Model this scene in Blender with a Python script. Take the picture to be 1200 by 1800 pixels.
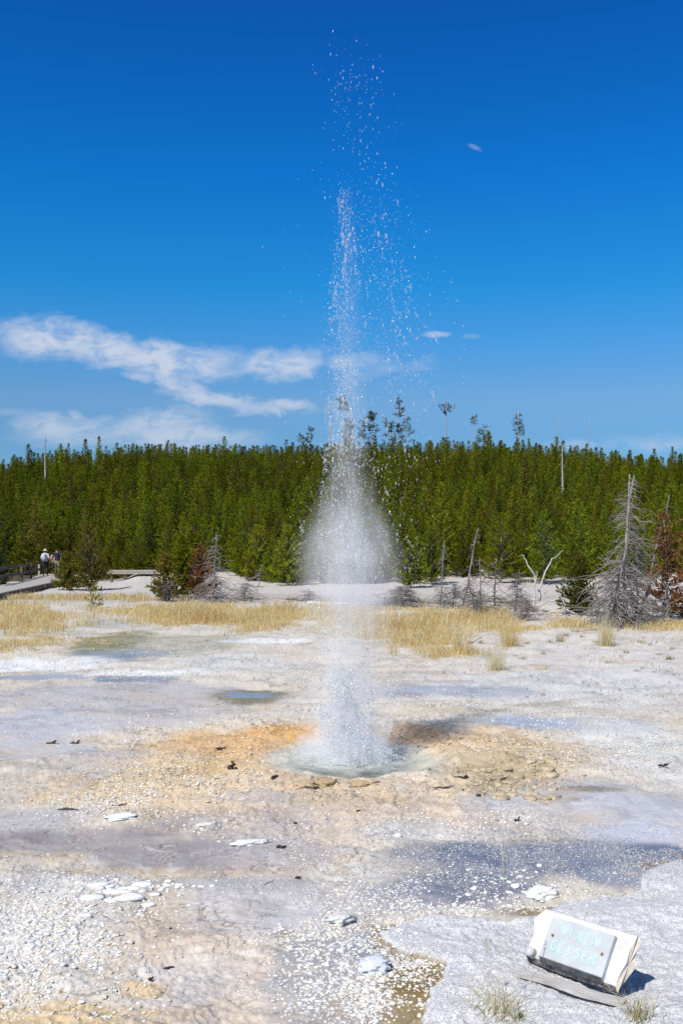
import bpy, math, random
import numpy as np
from mathutils import Vector

# ------------------------------------------------------------------ camera, light, exposure
for o in list(bpy.data.objects): bpy.data.objects.remove(o)
SC = bpy.context.scene
COL = SC.collection
EYE = 2.2                       # metres above the sinter flat
F = 1750.0                      # 35 mm lens on a 36 mm tall frame
cam_d = bpy.data.cameras.new('camera'); cam = bpy.data.objects.new('camera', cam_d); COL.objects.link(cam)
cam.location = (0, 0, EYE); cam.rotation_euler = (math.radians(90), 0, 0)
cam_d.lens = 35; cam_d.sensor_width = 36; cam_d.shift_y = 60/1800; cam_d.clip_start = .05; cam_d.clip_end = 8000
SC.camera = cam
SUN_EL, SUN_AZ = math.radians(50), math.radians(215)
sd = bpy.data.lights.new('sun', 'SUN'); sd.energy = 5.0; sd.angle = math.radians(.53); sd.color = (1, .95, .87)
sun = bpy.data.objects.new('sun', sd); COL.objects.link(sun)
sv = Vector((math.sin(SUN_AZ)*math.cos(SUN_EL), math.cos(SUN_AZ)*math.cos(SUN_EL), math.sin(SUN_EL)))
sun.rotation_euler = sv.to_track_quat('Z', 'Y').to_euler(); sun.location = (-20, -30, 40)
SC.view_settings.view_transform = 'Standard'; SC.view_settings.look = 'None'
SC.view_settings.exposure = 0.0; SC.view_settings.gamma = 1
SC.render.engine = 'CYCLES'
SC.cycles.use_denoising = False
SC.cycles.max_bounces = 6; SC.cycles.diffuse_bounces = 3; SC.cycles.glossy_bounces = 2
SC.cycles.transmission_bounces = 3; SC.cycles.volume_bounces = 3; SC.cycles.transparent_max_bounces = 8
SC.cycles.volume_step_rate = 1.0; SC.cycles.volume_max_steps = 256
SC.cycles.caustics_reflective = False; SC.cycles.caustics_refractive = False

class NT:
    """small helper that wires math nodes"""
    def __init__(s, tree): s.t = tree; s.n = tree.nodes; s.l = tree.links
    def new(s, typ, **kw):
        n = s.n.new(typ)
        for k, v in kw.items(): setattr(n, k, v)
        return n
    def put(s, sock, v):
        if isinstance(v, (int, float)): sock.default_value = v
        elif isinstance(v, (tuple, list)): sock.default_value = v
        else: s.l.new(v, sock)
    def m(s, op, a, b=None, c=None, clamp=False):
        n = s.n.new('ShaderNodeMath'); n.operation = op; n.use_clamp = clamp
        for i, v in enumerate((a, b, c)):
            if v is not None: s.put(n.inputs[i], v)
        return n.outputs[0]
    def smooth(s, v, lo, hi, a=0., b=1.):
        n = s.n.new('ShaderNodeMapRange'); n.interpolation_type = 'SMOOTHSTEP'
        s.put(n.inputs[0], v)
        for i, k in zip((1, 2, 3, 4), (lo, hi, a, b)): s.put(n.inputs[i], k)
        return n.outputs[0]
    def mix(s, f, a, b, mode='MIX'):
        n = s.n.new('ShaderNodeMix'); n.data_type = 'RGBA'; n.blend_type = mode
        s.put(n.inputs[0], f)
        for i, v in ((6, a), (7, b)):
            if isinstance(v, (tuple, list)) and len(v) == 3: v = (*v, 1)
            s.put(n.inputs[i], v)
        return n.outputs[2]
    def noise(s, vec, scale, detail=4, rough=.55, dist=0.):
        n = s.n.new('ShaderNodeTexNoise'); n.inputs['Scale'].default_value = scale
        n.inputs['Detail'].default_value = detail; n.inputs['Roughness'].default_value = rough
        n.inputs['Distortion'].default_value = dist
        if vec is not None: s.l.new(vec, n.inputs['Vector'])
        return n.outputs['Fac']
    def ramp(s, fac, stops):
        n = s.n.new('ShaderNodeValToRGB'); e = n.color_ramp.elements
        while len(e) < len(stops): e.new(.5)
        for el, (p, c) in zip(e, stops):
            el.position = p; el.color = (*c, 1) if len(c) == 3 else c
        s.put(n.inputs[0], fac)
        return n.outputs[0]

# sky: Nishita, deepened the way a polarising filter does, with thin cloud by direction
world = bpy.data.worlds.new('World'); SC.world = world; world.use_nodes = True
world.node_tree.nodes.clear(); w = NT(world.node_tree)
sky = w.new('ShaderNodeTexSky', sky_type='NISHITA', sun_disc=False)
sky.sun_elevation = SUN_EL; sky.sun_rotation = SUN_AZ; sky.altitude = 2300; sky.air_density = 1; sky.dust_density = .4; sky.ozone_density = 2
tc = w.new('ShaderNodeTexCoord'); sp = w.new('ShaderNodeSeparateXYZ'); w.l.new(tc.outputs['Generated'], sp.inputs[0])
X, Y, Z = sp.outputs
SKY_GRADE = [(0.0, (.42,.66,.80)), (.075, (.43,.68,.86)), (.1096, (.46,.74,.92)), (.1433, (.60,.88,1.03)), (.19, (.38,.96,1.28)), (.251, (.125,1.02,1.50)), (.348, (.05,.90,1.68)), (.464, (.05,.69,1.58)), (.50, (.05,.66,1.52)), (.62, (.75,.85,1.0)), (1, (.95,.97,1.0))]
grade = w.ramp(Z, [(p, tuple(v*.5 for v in c)) for p, c in SKY_GRADE])
skyc = w.mix(1.0, sky.outputs[0], grade, 'MULTIPLY')
dbl = w.new('ShaderNodeVectorMath', operation='SCALE'); w.l.new(skyc, dbl.inputs[0]); dbl.inputs['Scale'].default_value = 2.0; skyc = dbl.outputs[0]
ys = w.m('MAXIMUM', Y, .05)
U = w.m('DIVIDE', X, ys); V = w.m('DIVIDE', Z, ys)
cmb = w.new('ShaderNodeCombineXYZ'); w.l.new(U, cmb.inputs[0]); w.l.new(w.m('MULTIPLY', V, 1.9), cmb.inputs[1])
n1 = w.noise(cmb.outputs[0], 9, 5, .6, .3); n2 = w.noise(cmb.outputs[0], 26, 5, .65, .6)
dU = w.m('MULTIPLY_ADD', n1, .09, -.045); dV = w.m('MULTIPLY_ADD', n2, .03, -.015)
U2 = w.m('ADD', U, dU); V2 = w.m('ADD', V, dV)
CLOUDS = [  # x, y, half length, half height (thousandths of the view distance), slope, strength
 (85,595,90,30,-.02,1.15),(190,615,100,26,-.12,1.0),(300,634,120,26,-.12,1.05),(385,635,60,20,.0,.6),(500,638,75,22,.05,.95),
 (320,672,70,16,-.45,.85),(400,705,95,12,-.14,.85),(495,716,60,9,0,.7),(245,662,30,9,-.1,.6),
 (100,750,70,18,-.2,.7),(150,760,110,22,0,.6),(270,745,90,22,.1,.8),(310,770,120,22,0,.75),(20,722,34,6,0,.25),(145,738,20,10,-.6,.5),
 (765,589,24,5,0,.6),(828,592,18,5,0,.35),(834,261,10,5,-.5,.3),(620,636,60,15,0,.45),(700,645,60,9,.2,.3),(1005,782,45,9,0,.6),(1150,778,70,12,0,.4)]
acc = None
for (cx, cy, rx, ry, sl, st) in CLOUDS:
    u0, v0, ru, rv = (cx-600)/F, (960-cy)/F, rx/F*1.35, ry/F*1.5
    small = False; ru *= 1.1 if rx > 50 else .95; rv *= 1.1 if rx > 50 else .95
    small = rx < 50
    du = w.m('SUBTRACT', w.m('MULTIPLY_ADD', n1, .03, w.m('SUBTRACT', U, .015)) if small else U2, u0); dv = w.m('SUBTRACT', w.m('MULTIPLY_ADD', n2, .012, w.m('SUBTRACT', V, .006)) if small else V2, v0)
    dv = w.m('MULTIPLY_ADD', du, -sl, dv)
    a = w.m('MULTIPLY', du, 1/ru); b = w.m('MULTIPLY', dv, 1/rv)
    d = w.m('ADD', w.m('MULTIPLY', a, a), w.m('MULTIPLY', b, b))
    k = w.smooth(d, 1.0, -.25, 0, st)
    acc = k if acc is None else w.m('MAXIMUM', acc, k)
wisp = w.noise(cmb.outputs[0], 30, 7, .62, .5)
dens = w.m('MULTIPLY', acc, w.smooth(wisp, .28, .62, .3, 1.2), clamp=True)
dens = w.m('MULTIPLY', dens, w.smooth(Y, .1, .3), clamp=True)
skyc = w.mix(w.m('MULTIPLY', dens, .74), skyc, (7.0, 7.3, 8.1))
bg = w.new('ShaderNodeBackground'); w.l.new(skyc, bg.inputs[0]); bg.inputs[1].default_value = .1
wo = w.new('ShaderNodeOutputWorld'); w.l.new(bg.outputs[0], wo.inputs[0])

# ------------------------------------------------------------------ helpers
RNG = np.random.default_rng(11)
def at(px, py, z=0.):
    """point of the sinter flat seen at that place of the photograph"""
    y = F*(EYE-z)/(py-960.0); return np.array(((px-600)/F*y, y, z))
def smoothstep(a, b, x):
    t = np.clip((x-a)/(b-a), 0, 1); return t*t*(3-2*t)
def _hash(ix, iy, seed):
    h = (ix.astype(np.uint32)*np.uint32(374761393)) ^ (iy.astype(np.uint32)*np.uint32(668265263)) ^ np.uint32((seed*2246822519) & 0xffffffff)
    h = (h ^ (h >> np.uint32(13)))*np.uint32(1274126177); h ^= h >> np.uint32(16)
    return h.astype(np.float64)/4294967295.0
def vnoise(x, y, seed=0):
    ix, iy = np.floor(x), np.floor(y); fx, fy = x-ix, y-iy
    ix, iy = ix.astype(np.int64), iy.astype(np.int64)
    fx = fx*fx*fx*(fx*(fx*6-15)+10); fy = fy*fy*fy*(fy*(fy*6-15)+10)
    a = _hash(ix, iy, seed); b = _hash(ix+1, iy, seed); c = _hash(ix, iy+1, seed); d = _hash(ix+1, iy+1, seed)
    return (a*(1-fx)+b*fx)*(1-fy)+(c*(1-fx)+d*fx)*fy
def fbm(x, y, seed=0, octv=4, gain=.5):
    s = 0; a = 1; t = 0
    for i in range(octv):
        s = s+a*vnoise(x*2**i+17.3*i, y*2**i-9.1*i, seed+i*7); t += a; a *= gain
    return s/t*2-1
def tag(o, label=None, cat=None, group=None, kind=None):
    for k, v in (('label', label), ('category', cat), ('group', group), ('kind', kind)):
        if v: o[k] = v
    return o
def link(name, me, mats, parent=None, loc=None):
    o = bpy.data.objects.new(name, me); COL.objects.link(o)
    if mats is not None:
        for mm in (mats if isinstance(mats, (list, tuple)) else [mats]): me.materials.append(mm)
    if parent: o.parent = parent
    if loc is not None: o.location = tuple(loc)
    return o
def thing(name, label, cat, loc=(0, 0, 0), rz=0., group=None):
    o = bpy.data.objects.new(name, None); COL.objects.link(o); o.location = tuple(loc); o.rotation_euler = (0, 0, rz)
    o.empty_display_size = .2
    return tag(o, label, cat, group)
def np_mesh(name, V, Fc, smooth=True, mi=None, col=None, floats=None):
    """V (n,3); Fc (m,3 or 4) index array"""
    me = bpy.data.meshes.new(name); V = np.asarray(V, np.float32); Fc = np.asarray(Fc, np.int32)
    k = Fc.shape[1]
    me.vertices.add(len(V)); me.vertices.foreach_set('co', V.ravel())
    me.loops.add(Fc.size); me.loops.foreach_set('vertex_index', Fc.ravel())
    me.polygons.add(len(Fc)); me.polygons.foreach_set('loop_start', np.arange(0, Fc.size, k, dtype=np.int32))
    me.polygons.foreach_set('use_smooth', np.full(len(Fc), smooth, bool))
    if mi is not None: me.polygons.foreach_set('material_index', np.asarray(mi, np.int32))
    if col is not None:
        a = me.color_attributes.new('tint', 'FLOAT_COLOR', 'POINT')
        a.data.foreach_set('color', np.c_[col, np.ones(len(V))].astype(np.float32).ravel())
    for nm, arr in (floats or {}).items():
        a = me.attributes.new(nm, 'FLOAT', 'POINT'); a.data.foreach_set('value', np.asarray(arr, np.float32))
    me.update(calc_edges=True); me.validate(); return me
class MB:
    """collects polygons of one mesh"""
    def __init__(s): s.v = []; s.f = []; s.m = []
    def add(s, vs, fs, mi=0):
        b = len(s.v); s.v += [tuple(map(float, p)) for p in vs]; s.f += [tuple(i+b for i in f) for f in fs]; s.m += [mi]*len(fs)
    def box(s, c, size, rot=None, mi=0, jit=0.):
        hx, hy, hz = [d/2 for d in size]; R = np.eye(3) if rot is None else rot
        P = [np.array(c)+R@np.array((x*hx, y*hy, z*hz)) for x in (-1, 1) for y in (-1, 1) for z in (-1, 1)]
        s.add(P, [(0,1,3,2),(4,6,7,5),(0,4,5,1),(2,3,7,6),(0,2,6,4),(1,5,7,3)], mi)
    def tube(s, pts, rad, n=5, mi=0, cap=True):
        pts = np.asarray(pts, float); m = len(pts)
        if np.isscalar(rad): rad = [rad]*m
        T = np.gradient(pts, axis=0); T /= np.linalg.norm(T, axis=1)[:, None]+1e-9
        a = np.array((0, 0, 1.)) if abs(T[0][2]) < .9 else np.array((1., 0, 0))
        vs = []
        for p, t, r in zip(pts, T, rad):
            x = np.cross(a, t); x /= np.linalg.norm(x)+1e-9; y = np.cross(t, x)
            for k in range(n):
                q = 2*math.pi*k/n; vs.append(p+r*(x*math.cos(q)+y*math.sin(q)))
        fs = [(i*n+k, i*n+(k+1) % n, (i+1)*n+(k+1) % n, (i+1)*n+k) for i in range(m-1) for k in range(n)]
        if cap: fs += [tuple(range(n))[::-1], tuple(range((m-1)*n, m*n))]
        s.add(vs, fs, mi)
    def mesh(s, name, smooth=True):
        me = bpy.data.meshes.new(name); me.from_pydata(s.v, [], s.f)
        me.polygons.foreach_set('use_smooth', [smooth]*len(s.f)); me.polygons.foreach_set('material_index', s.m)
        me.update(); return me
    def build(s, name, mats, parent=None, smooth=True, loc=None): return link(name, s.mesh(name, smooth), mats, parent, loc)
def rot3(ax, a):
    c, s_ = math.cos(a), math.sin(a)
    return np.array({'x': ((1,0,0),(0,c,-s_),(0,s_,c)), 'y': ((c,0,s_),(0,1,0),(-s_,0,c)), 'z': ((c,-s_,0),(s_,c,0),(0,0,1))}[ax])
def ico(sub):
    import bmesh
    bm = bmesh.new(); bmesh.ops.create_icosphere(bm, subdivisions=sub, radius=1)
    V = np.array([v.co[:] for v in bm.verts]); Fc = np.array([[v.index for v in f.verts] for f in bm.faces]); bm.free()
    return V, Fc
def spread(P, S, protos, rot=None, tint=None):
    """merge one copy of a random proto per row of P; S (n,3) scales; rot (n,) turn about z"""
    n = len(P); V0, F0 = protos[0]; nv = len(V0)
    which = RNG.integers(0, len(protos), n); PV = np.stack([p[0] for p in protos])[which]*S[:, None, :]
    if rot is not None:
        c, s_ = np.cos(rot)[:, None], np.sin(rot)[:, None]
        PV = np.stack((PV[..., 0]*c-PV[..., 1]*s_, PV[..., 0]*s_+PV[..., 1]*c, PV[..., 2]), -1)
    V = (PV+P[:, None, :]).reshape(-1, 3)
    Fc = (F0[None]+(np.arange(n)*nv)[:, None, None]).reshape(-1, F0.shape[1])
    C = None if tint is None else np.repeat(tint, nv, 0)
    return V, Fc, C

# ------------------------------------------------------------------ materials
def mat(name):
    m = bpy.data.materials.new(name); m.use_nodes = True; m.node_tree.nodes.clear()
    n = NT(m.node_tree); out = n.new('ShaderNodeOutputMaterial'); return m, n, out
def principled(n, out, **kw):
    b = n.new('ShaderNodeBsdfPrincipled'); n.l.new(b.outputs[0], out.inputs[0])
    for k, v in kw.items(): n.put(b.inputs[k.replace('_', ' ')], v)
    return b
def simple(name, c1, c2, scale=12., rough=.85, bump=.0, bscale=40., stretch=None, spec=.4):
    m, n, out = mat(name); t = n.new('ShaderNodeTexCoord'); vec = t.outputs['Object']
    if stretch:
        mp = n.new('ShaderNodeMapping'); n.l.new(vec, mp.inputs[0]); mp.inputs['Scale'].default_value = stretch; vec = mp.outputs[0]
    f = n.smooth(n.noise(vec, scale, 5, .6), .3, .7)
    b = principled(n, out, Base_Color=n.mix(f, c1, c2), Roughness=rough, Specular_IOR_Level=spec)
    if bump:
        bp = n.new('ShaderNodeBump'); bp.inputs['Strength'].default_value = bump; bp.inputs['Distance'].default_value = .01
        n.l.new(n.noise(vec, bscale, 4), bp.inputs['Height']); n.l.new(bp.outputs[0], b.inputs['Normal'])
    return m
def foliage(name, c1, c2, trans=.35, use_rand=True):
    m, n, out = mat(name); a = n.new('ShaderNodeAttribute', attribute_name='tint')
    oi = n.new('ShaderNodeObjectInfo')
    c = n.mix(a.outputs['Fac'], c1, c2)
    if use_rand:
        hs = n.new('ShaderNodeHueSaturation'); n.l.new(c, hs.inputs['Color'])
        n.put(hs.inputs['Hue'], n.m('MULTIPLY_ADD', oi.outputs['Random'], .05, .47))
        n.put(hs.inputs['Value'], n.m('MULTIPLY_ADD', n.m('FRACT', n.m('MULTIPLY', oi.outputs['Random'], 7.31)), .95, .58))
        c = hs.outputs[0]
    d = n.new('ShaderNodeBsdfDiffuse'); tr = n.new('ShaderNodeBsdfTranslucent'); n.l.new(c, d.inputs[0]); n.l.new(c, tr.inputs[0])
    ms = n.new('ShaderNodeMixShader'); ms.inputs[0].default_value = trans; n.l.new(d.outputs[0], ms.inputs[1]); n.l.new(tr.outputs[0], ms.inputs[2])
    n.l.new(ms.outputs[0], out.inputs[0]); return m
def tinted(name, rough=.8, nscale=30., amt=.25, spec=.4):
    m, n, out = mat(name); a = n.new('ShaderNodeAttribute', attribute_name='tint'); t = n.new('ShaderNodeTexCoord')
    f = n.noise(t.outputs['Object'], nscale, 3); k = n.m('MULTIPLY_ADD', f, amt*2, 1-amt)
    cc = n.new('ShaderNodeVectorMath', operation='SCALE'); n.l.new(a.outputs['Color'], cc.inputs[0]); n.put(cc.inputs['Scale'], k)
    principled(n, out, Base_Color=cc.outputs[0], Roughness=rough, Specular_IOR_Level=spec); return m
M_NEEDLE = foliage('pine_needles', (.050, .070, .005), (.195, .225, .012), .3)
M_NEEDLE_DK = foliage('dark_needles', (.035, .055, .028), (.09, .13, .055), .3)
M_NEEDLE_OLD = foliage('bronzed_needles', (.065, .085, .010), (.19, .165, .025), .3)
M_NEEDLE_RED = foliage('dead_red_needles', (.09, .05, .025), (.30, .14, .055), .3, False)
M_BARK = simple('bark', (.07, .05, .038), (.14, .11, .09), 9)
M_BARK_GREY = simple('grey_snag_bark', (.30, .28, .26), (.46, .43, .40), 8)
M_TWIG = simple('grey_dead_twigs', (.17, .15, .14), (.33, .30, .28), 5)
M_TWIG_DK = simple('dark_dead_twigs', (.11, .095, .09), (.24, .215, .20), 5)
M_BLEACH = simple('bleached_wood', (.36, .34, .31), (.64, .62, .58), 14)
def grass_mat():
    m, n, out = mat('dry_grass'); a = n.new('ShaderNodeAttribute', attribute_name='tint'); d = n.new('ShaderNodeBsdfDiffuse'); tr = n.new('ShaderNodeBsdfTranslucent'); ms = n.new('ShaderNodeMixShader'); ms.inputs[0].default_value = .5
    n.l.new(a.outputs['Color'], d.inputs[0]); n.l.new(a.outputs['Color'], tr.inputs[0]); n.l.new(d.outputs[0], ms.inputs[1]); n.l.new(tr.outputs[0], ms.inputs[2]); n.l.new(ms.outputs[0], out.inputs[0]); return m
M_GRASS = grass_mat()
M_PEB = tinted('sinter_pebbles', .72, 60., .4)
M_DECK = simple('weathered_deck', (.36, .33, .29), (.48, .45, .41), 5, .85, stretch=(1, 6, 1))
M_RAIL = simple('dark_rail_timber', (.07, .055, .045), (.16, .13, .10), 6)
M_DRIFT = simple('driftwood', (.22, .19, .16), (.40, .36, .31), 14)
M_CHAR = simple('wet_dark_wood', (.018, .012, .01), (.06, .04, .03), 30, .5)

# ------------------------------------------------------------------ ground
VENT = at(612, 1332)
def E(px, py, rx, ry):
    c = at(px, py); return c[0], c[1], rx*c[1]/F, ry*c[1]**2/(F*EYE)
def ell(x, y, e, soft=.45, rag=.4, seed=0, k=1.6):
    X0, Y0, RX, RY = e
    near = (np.abs(x-X0) < RX*2) & (np.abs(y-Y0) < RY*2); m = np.zeros_like(x)
    if near.any():
        xs, ys = x[near], y[near]
        d = np.sqrt(((xs-X0)/RX)**2+((ys-Y0)/RY)**2)+rag*fbm(xs*k, ys*k, seed, 4, .6)
        m[near] = 1-smoothstep(1-soft, 1+soft*.4, d)
    return m
SHEET = np.array([at(*p)[:2] for p in ((672,1640),(692,1624),(760,1602),(850,1606),(900,1612),(955,1596),(1010,1578),(1065,1571),(1122,1556),(1136,1534),(1205,1506),(1420,1440),(1900,1500),(2600,2600),(800,2600),(690,1850),(745,1792),(765,1735),(788,1694),(742,1682),(700,1674))])
def sheet_sd(x, y):
    """signed distance (inside > 0) to the raised grey-white sinter sheet, ragged edge"""
    out = np.full(x.shape, -9.); k = (y < 9.5) & (y > .3) & (x > -1.5)
    if not k.any(): return out
    px, py = x[k]+.05*fbm(x[k]*5, y[k]*5, 61), y[k]+.05*fbm(x[k]*5, y[k]*5, 62)
    d = np.full(px.shape, 1e9); ins = np.zeros(px.shape, bool); n = len(SHEET)
    for i in range(n):
        a, b = SHEET[i], SHEET[(i+1) % n]; e = b-a
        t = np.clip(((px-a[0])*e[0]+(py-a[1])*e[1])/(e@e), 0, 1)
        d = np.minimum(d, np.hypot(px-a[0]-t*e[0], py-a[1]-t*e[1]))
        c = ((a[1] > py) != (b[1] > py)) & (px < (b[0]-a[0])*(py-a[1])/(b[1]-a[1]+1e-12)+a[0]); ins ^= c
    out[k] = np.where(ins, d, -d)+.02*fbm(px*18, py*18, 63, 3)
    return out
# colour fields of the crust: place, half size, albedo, cover, wetness
WHT, ORG, TAN, LAV, SLT, OLV = (.72,.72,.71), (.62,.42,.225), (.60,.475,.32), (.45,.44,.47), (.19,.20,.235), (.27,.25,.11)
FIELDS = [
 (600,1030,1500,26,(.50,.465,.43),.9,0),(600,1052,1500,9,(.36,.31,.26),.5,0),(1050,1150,300,50,(.60,.565,.52),.9,0),(1000,1205,320,34,(.58,.57,.56),.8,.0),
 (210,1152,100,15,(.36,.39,.42),.9,.95),(195,1128,75,22,OLV,.85,.6),(330,1130,130,20,(.40,.385,.29),.7,.35),(180,1095,60,10,(.42,.42,.36),.7,.6),
 (70,1166,130,13,WHT,.95,.0),(250,1183,120,7,WHT,.95,0),(470,1128,90,6,WHT,.8,0),(420,1165,120,18,(.57,.57,.56),.7,0),
 (240,1196,100,6,(.30,.33,.37),.9,.95),(60,1189,100,7,(.40,.43,.47),.85,.9),
 (210,1228,290,34,(.49,.465,.46),.85,.4),(80,1268,160,26,(.51,.51,.535),.85,.45),(60,1312,120,25,(.50,.505,.53),.8,.45),(260,1262,120,16,(.49,.465,.47),.6,.4),
 (445,1222,95,13,(.30,.265,.17),.95,.4),(440,1221,52,5,(.30,.34,.40),.95,1),(690,1216,80,12,(.42,.42,.44),.6,.5),
 (840,1213,140,11,(.40,.42,.46),.7,.75),(925,1272,95,13,(.47,.50,.56),.9,.92),(1060,1275,120,18,(.46,.48,.53),.75,.7),(800,1250,90,10,(.46,.41,.31),.5,.1),(960,1236,70,8,(.42,.37,.28),.5,.1),
 (1140,1320,130,55,(.60,.595,.57),.9,0),(650,1265,260,14,(.58,.52,.45),.5,.2),
 (470,1322,300,56,(.61,.45,.27),.85,.1),(430,1306,170,28,ORG,.9,.1),(520,1292,110,14,(.64,.40,.18),.8,.2),(480,1335,120,24,(.63,.41,.21),.7,.1),(810,1308,150,26,(.63,.45,.27),.85,.15),(720,1293,70,11,(.64,.42,.22),.7,.2),(890,1335,170,44,(.60,.485,.33),.85,.1),
 (300,1380,280,58,(.60,.475,.32),.85,.1),(180,1340,80,30,(.52,.48,.45),.7,.3),(640,1404,380,44,(.59,.475,.345),.9,.1),(900,1376,90,42,(.47,.385,.25),.75,.15),(880,1395,60,20,(.34,.285,.175),.7,.2),(590,1412,150,10,(.42,.345,.235),.6,.1),(740,1424,90,8,(.46,.39,.30),.6,.1),(370,1352,70,16,(.50,.37,.19),.6,.1),
 (620,1452,420,36,(.55,.465,.385),.75,.2),(440,1410,80,12,(.47,.455,.45),.6,.35),(320,1450,70,12,(.45,.42,.41),.6,.4),
 (130,1478,280,32,(.39,.35,.33),.95,.4),(330,1504,200,30,(.355,.32,.305),.95,.4),(470,1512,110,18,(.40,.365,.345),.8,.4),(60,1440,90,22,(.48,.46,.46),.8,.5),(250,1532,260,12,(.53,.44,.315),.9,.05),(60,1505,90,10,(.53,.45,.34),.8,.05),(430,1520,120,16,(.50,.42,.34),.7,.2),
 (480,1500,130,30,(.47,.43,.42),.7,.4),(470,1450,120,16,(.52,.46,.40),.6,.2),
 (1030,1420,230,46,(.53,.525,.545),.9,.55),(1120,1470,140,24,(.54,.55,.60),.85,.6),(950,1435,150,16,(.57,.52,.46),.7,.15),(1000,1445,90,14,(.54,.485,.43),.7,.2),(1040,1393,75,7,(.30,.27,.20),.8,.3),(985,1413,50,5,(.36,.32,.25),.7,.3),
 (820,1470,200,18,(.56,.53,.49),.7,.1),(700,1465,90,12,(.62,.61,.58),.7,0),
 (1000,1512,360,38,SLT,.95,.85),(800,1552,170,32,SLT,.9,.75),(1130,1506,160,28,SLT,.95,.85),(690,1575,110,34,(.34,.34,.375),.8,.6),(1095,1540,80,16,(.30,.31,.345),1,1),(1160,1520,50,12,(.23,.19,.11),.8,.7),(620,1530,90,20,(.50,.49,.48),.6,.2),
 (420,1560,190,34,(.55,.53,.535),.85,.35),(400,1600,180,44,(.56,.53,.52),.8,.3),(360,1700,160,120,(.61,.565,.52),.85,.1),(540,1600,120,40,(.55,.53,.53),.7,.3),(130,1550,180,22,(.56,.55,.55),.8,.2),(320,1625,50,18,(.44,.45,.50),.6,.5),(280,1560,90,14,(.50,.45,.39),.6,.2),
 (200,1640,170,90,(.57,.48,.375),.85,.1),(60,1650,190,100,(.60,.585,.555),.9,0),(120,1790,260,34,(.60,.465,.29),.85,.15),(250,1740,50,18,(.64,.45,.22),.6,.1),(420,1770,90,30,(.62,.51,.38),.6,.1),
 (620,1690,150,80,(.37,.375,.40),.9,.55),(560,1740,100,60,(.42,.42,.43),.8,.4),(690,1650,80,26,(.34,.345,.37),.8,.7),(730,1730,90,70,(.25,.185,.075),.95,.45),(770,1672,70,14,(.25,.19,.085),.95,.5),(640,1770,80,30,(.36,.29,.17),.7,.4),(690,1625,60,10,(.30,.25,.13),.8,.4),(1000,1592,190,12,(.27,.21,.11),.8,.4),
]
FE = [(E(*f[:4]), f[4], f[5], f[6]) for f in FIELDS]
def ridge_h(u): return 8.7+.35*np.sin(u*7+.6)-1.5*smoothstep(-.25, -.37, u)-2.0*smoothstep(.15, .34, u)
def base_z(x, y):
    r = np.hypot(x, y); u = x/np.maximum(y, 1.)
    f = (y > 0)
    lf = smoothstep(-.20, -.235, u); z = .32*smoothstep(44, 62, y)*(1-.9*lf)
    z = z+np.where(f, smoothstep(56+12*lf, 122, r)*ridge_h(np.clip(u, -.6, .6)), 0)*smoothstep(.75, .5, np.abs(u))
    return z-np.where(f, smoothstep(132, 400, r)*4, 0)
SM_E = [(FE[i][0], min(1, f[6]*1.15+.2)) for i, f in enumerate(FIELDS) if f[6] >= .3]
BASIN = (VENT[0]+.03, VENT[1]-.03, .80, .90)
def ground_z(x, y, detail=True, sd=None):
    x = np.asarray(x, float); y = np.asarray(y, float); z = base_z(x, y)
    if not detail: return z
    r = np.hypot(x, y); att = smoothstep(140, 30, r)
    calm = np.zeros_like(x)
    for i, (e, k) in enumerate(SM_E): calm = np.maximum(calm, k*ell(x, y, e, .4, .35, 300+i))
    rough = 1-.93*calm
    z = z+.05*fbm(x*.35, y*.35, 1, 3)*att
    t = fbm(x*.55, y*.8, 5, 4, .5)*5+.55*fbm(x*4.5, y*4.5, 6, 4, .6)   # rimstone steps
    st = np.floor(t)+smoothstep(.72, 1., t-np.floor(t)); z = z+.014*st*att*rough*smoothstep(2.5, 5, r)
    z = z+(.010*fbm(x*2.2, y*2.2, 9, 4, .6)+.012*np.abs(fbm(x*9, y*9, 15, 4, .6)))*rough*att
    z = z+.009*fbm(x*24, y*24, 19, 3, .6)*rough*smoothstep(30, 8, r)
    t2 = fbm(x*1.5, y*2.2, 35, 4, .55)*6; s2 = np.floor(t2)+smoothstep(.80, 1., t2-np.floor(t2)); z = z+.009*s2*att*rough*smoothstep(3, 5, r)
    d = np.hypot((x-VENT[0])/1.5, (y-VENT[1])/1.7)            # knobbly rim round the pool
    kn = smoothstep(.55, .75, d)*smoothstep(1.9, .9, d); q = 1-np.abs(fbm(x*5.5, y*5.5, 23, 3, .45))*1.8
    z = z+kn*(.030*np.clip(q, 0, 1)**2+.03)
    b = np.hypot((x-BASIN[0])/BASIN[2], (y-BASIN[1])/BASIN[3])+.34*fbm(x*1.8, y*1.8, 27, 4)
    z = z-.12*smoothstep(1.2, .6, b)
    z = z+.05*smoothstep(0, -.0, b)*0
    if sd is None: sd = sheet_sd(x, y)
    z = z+.026*smoothstep(-.012, .03, sd)+(.003*fbm(x*30, y*30, 31, 3, .7)+.004*fbm(x*3, y*3, 33, 3))*(sd > 0)
    s = smoothstep(-.35, -.02, sd)*(sd < 0)                   # low wet ground along the sheet
    return z-.012*s
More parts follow.
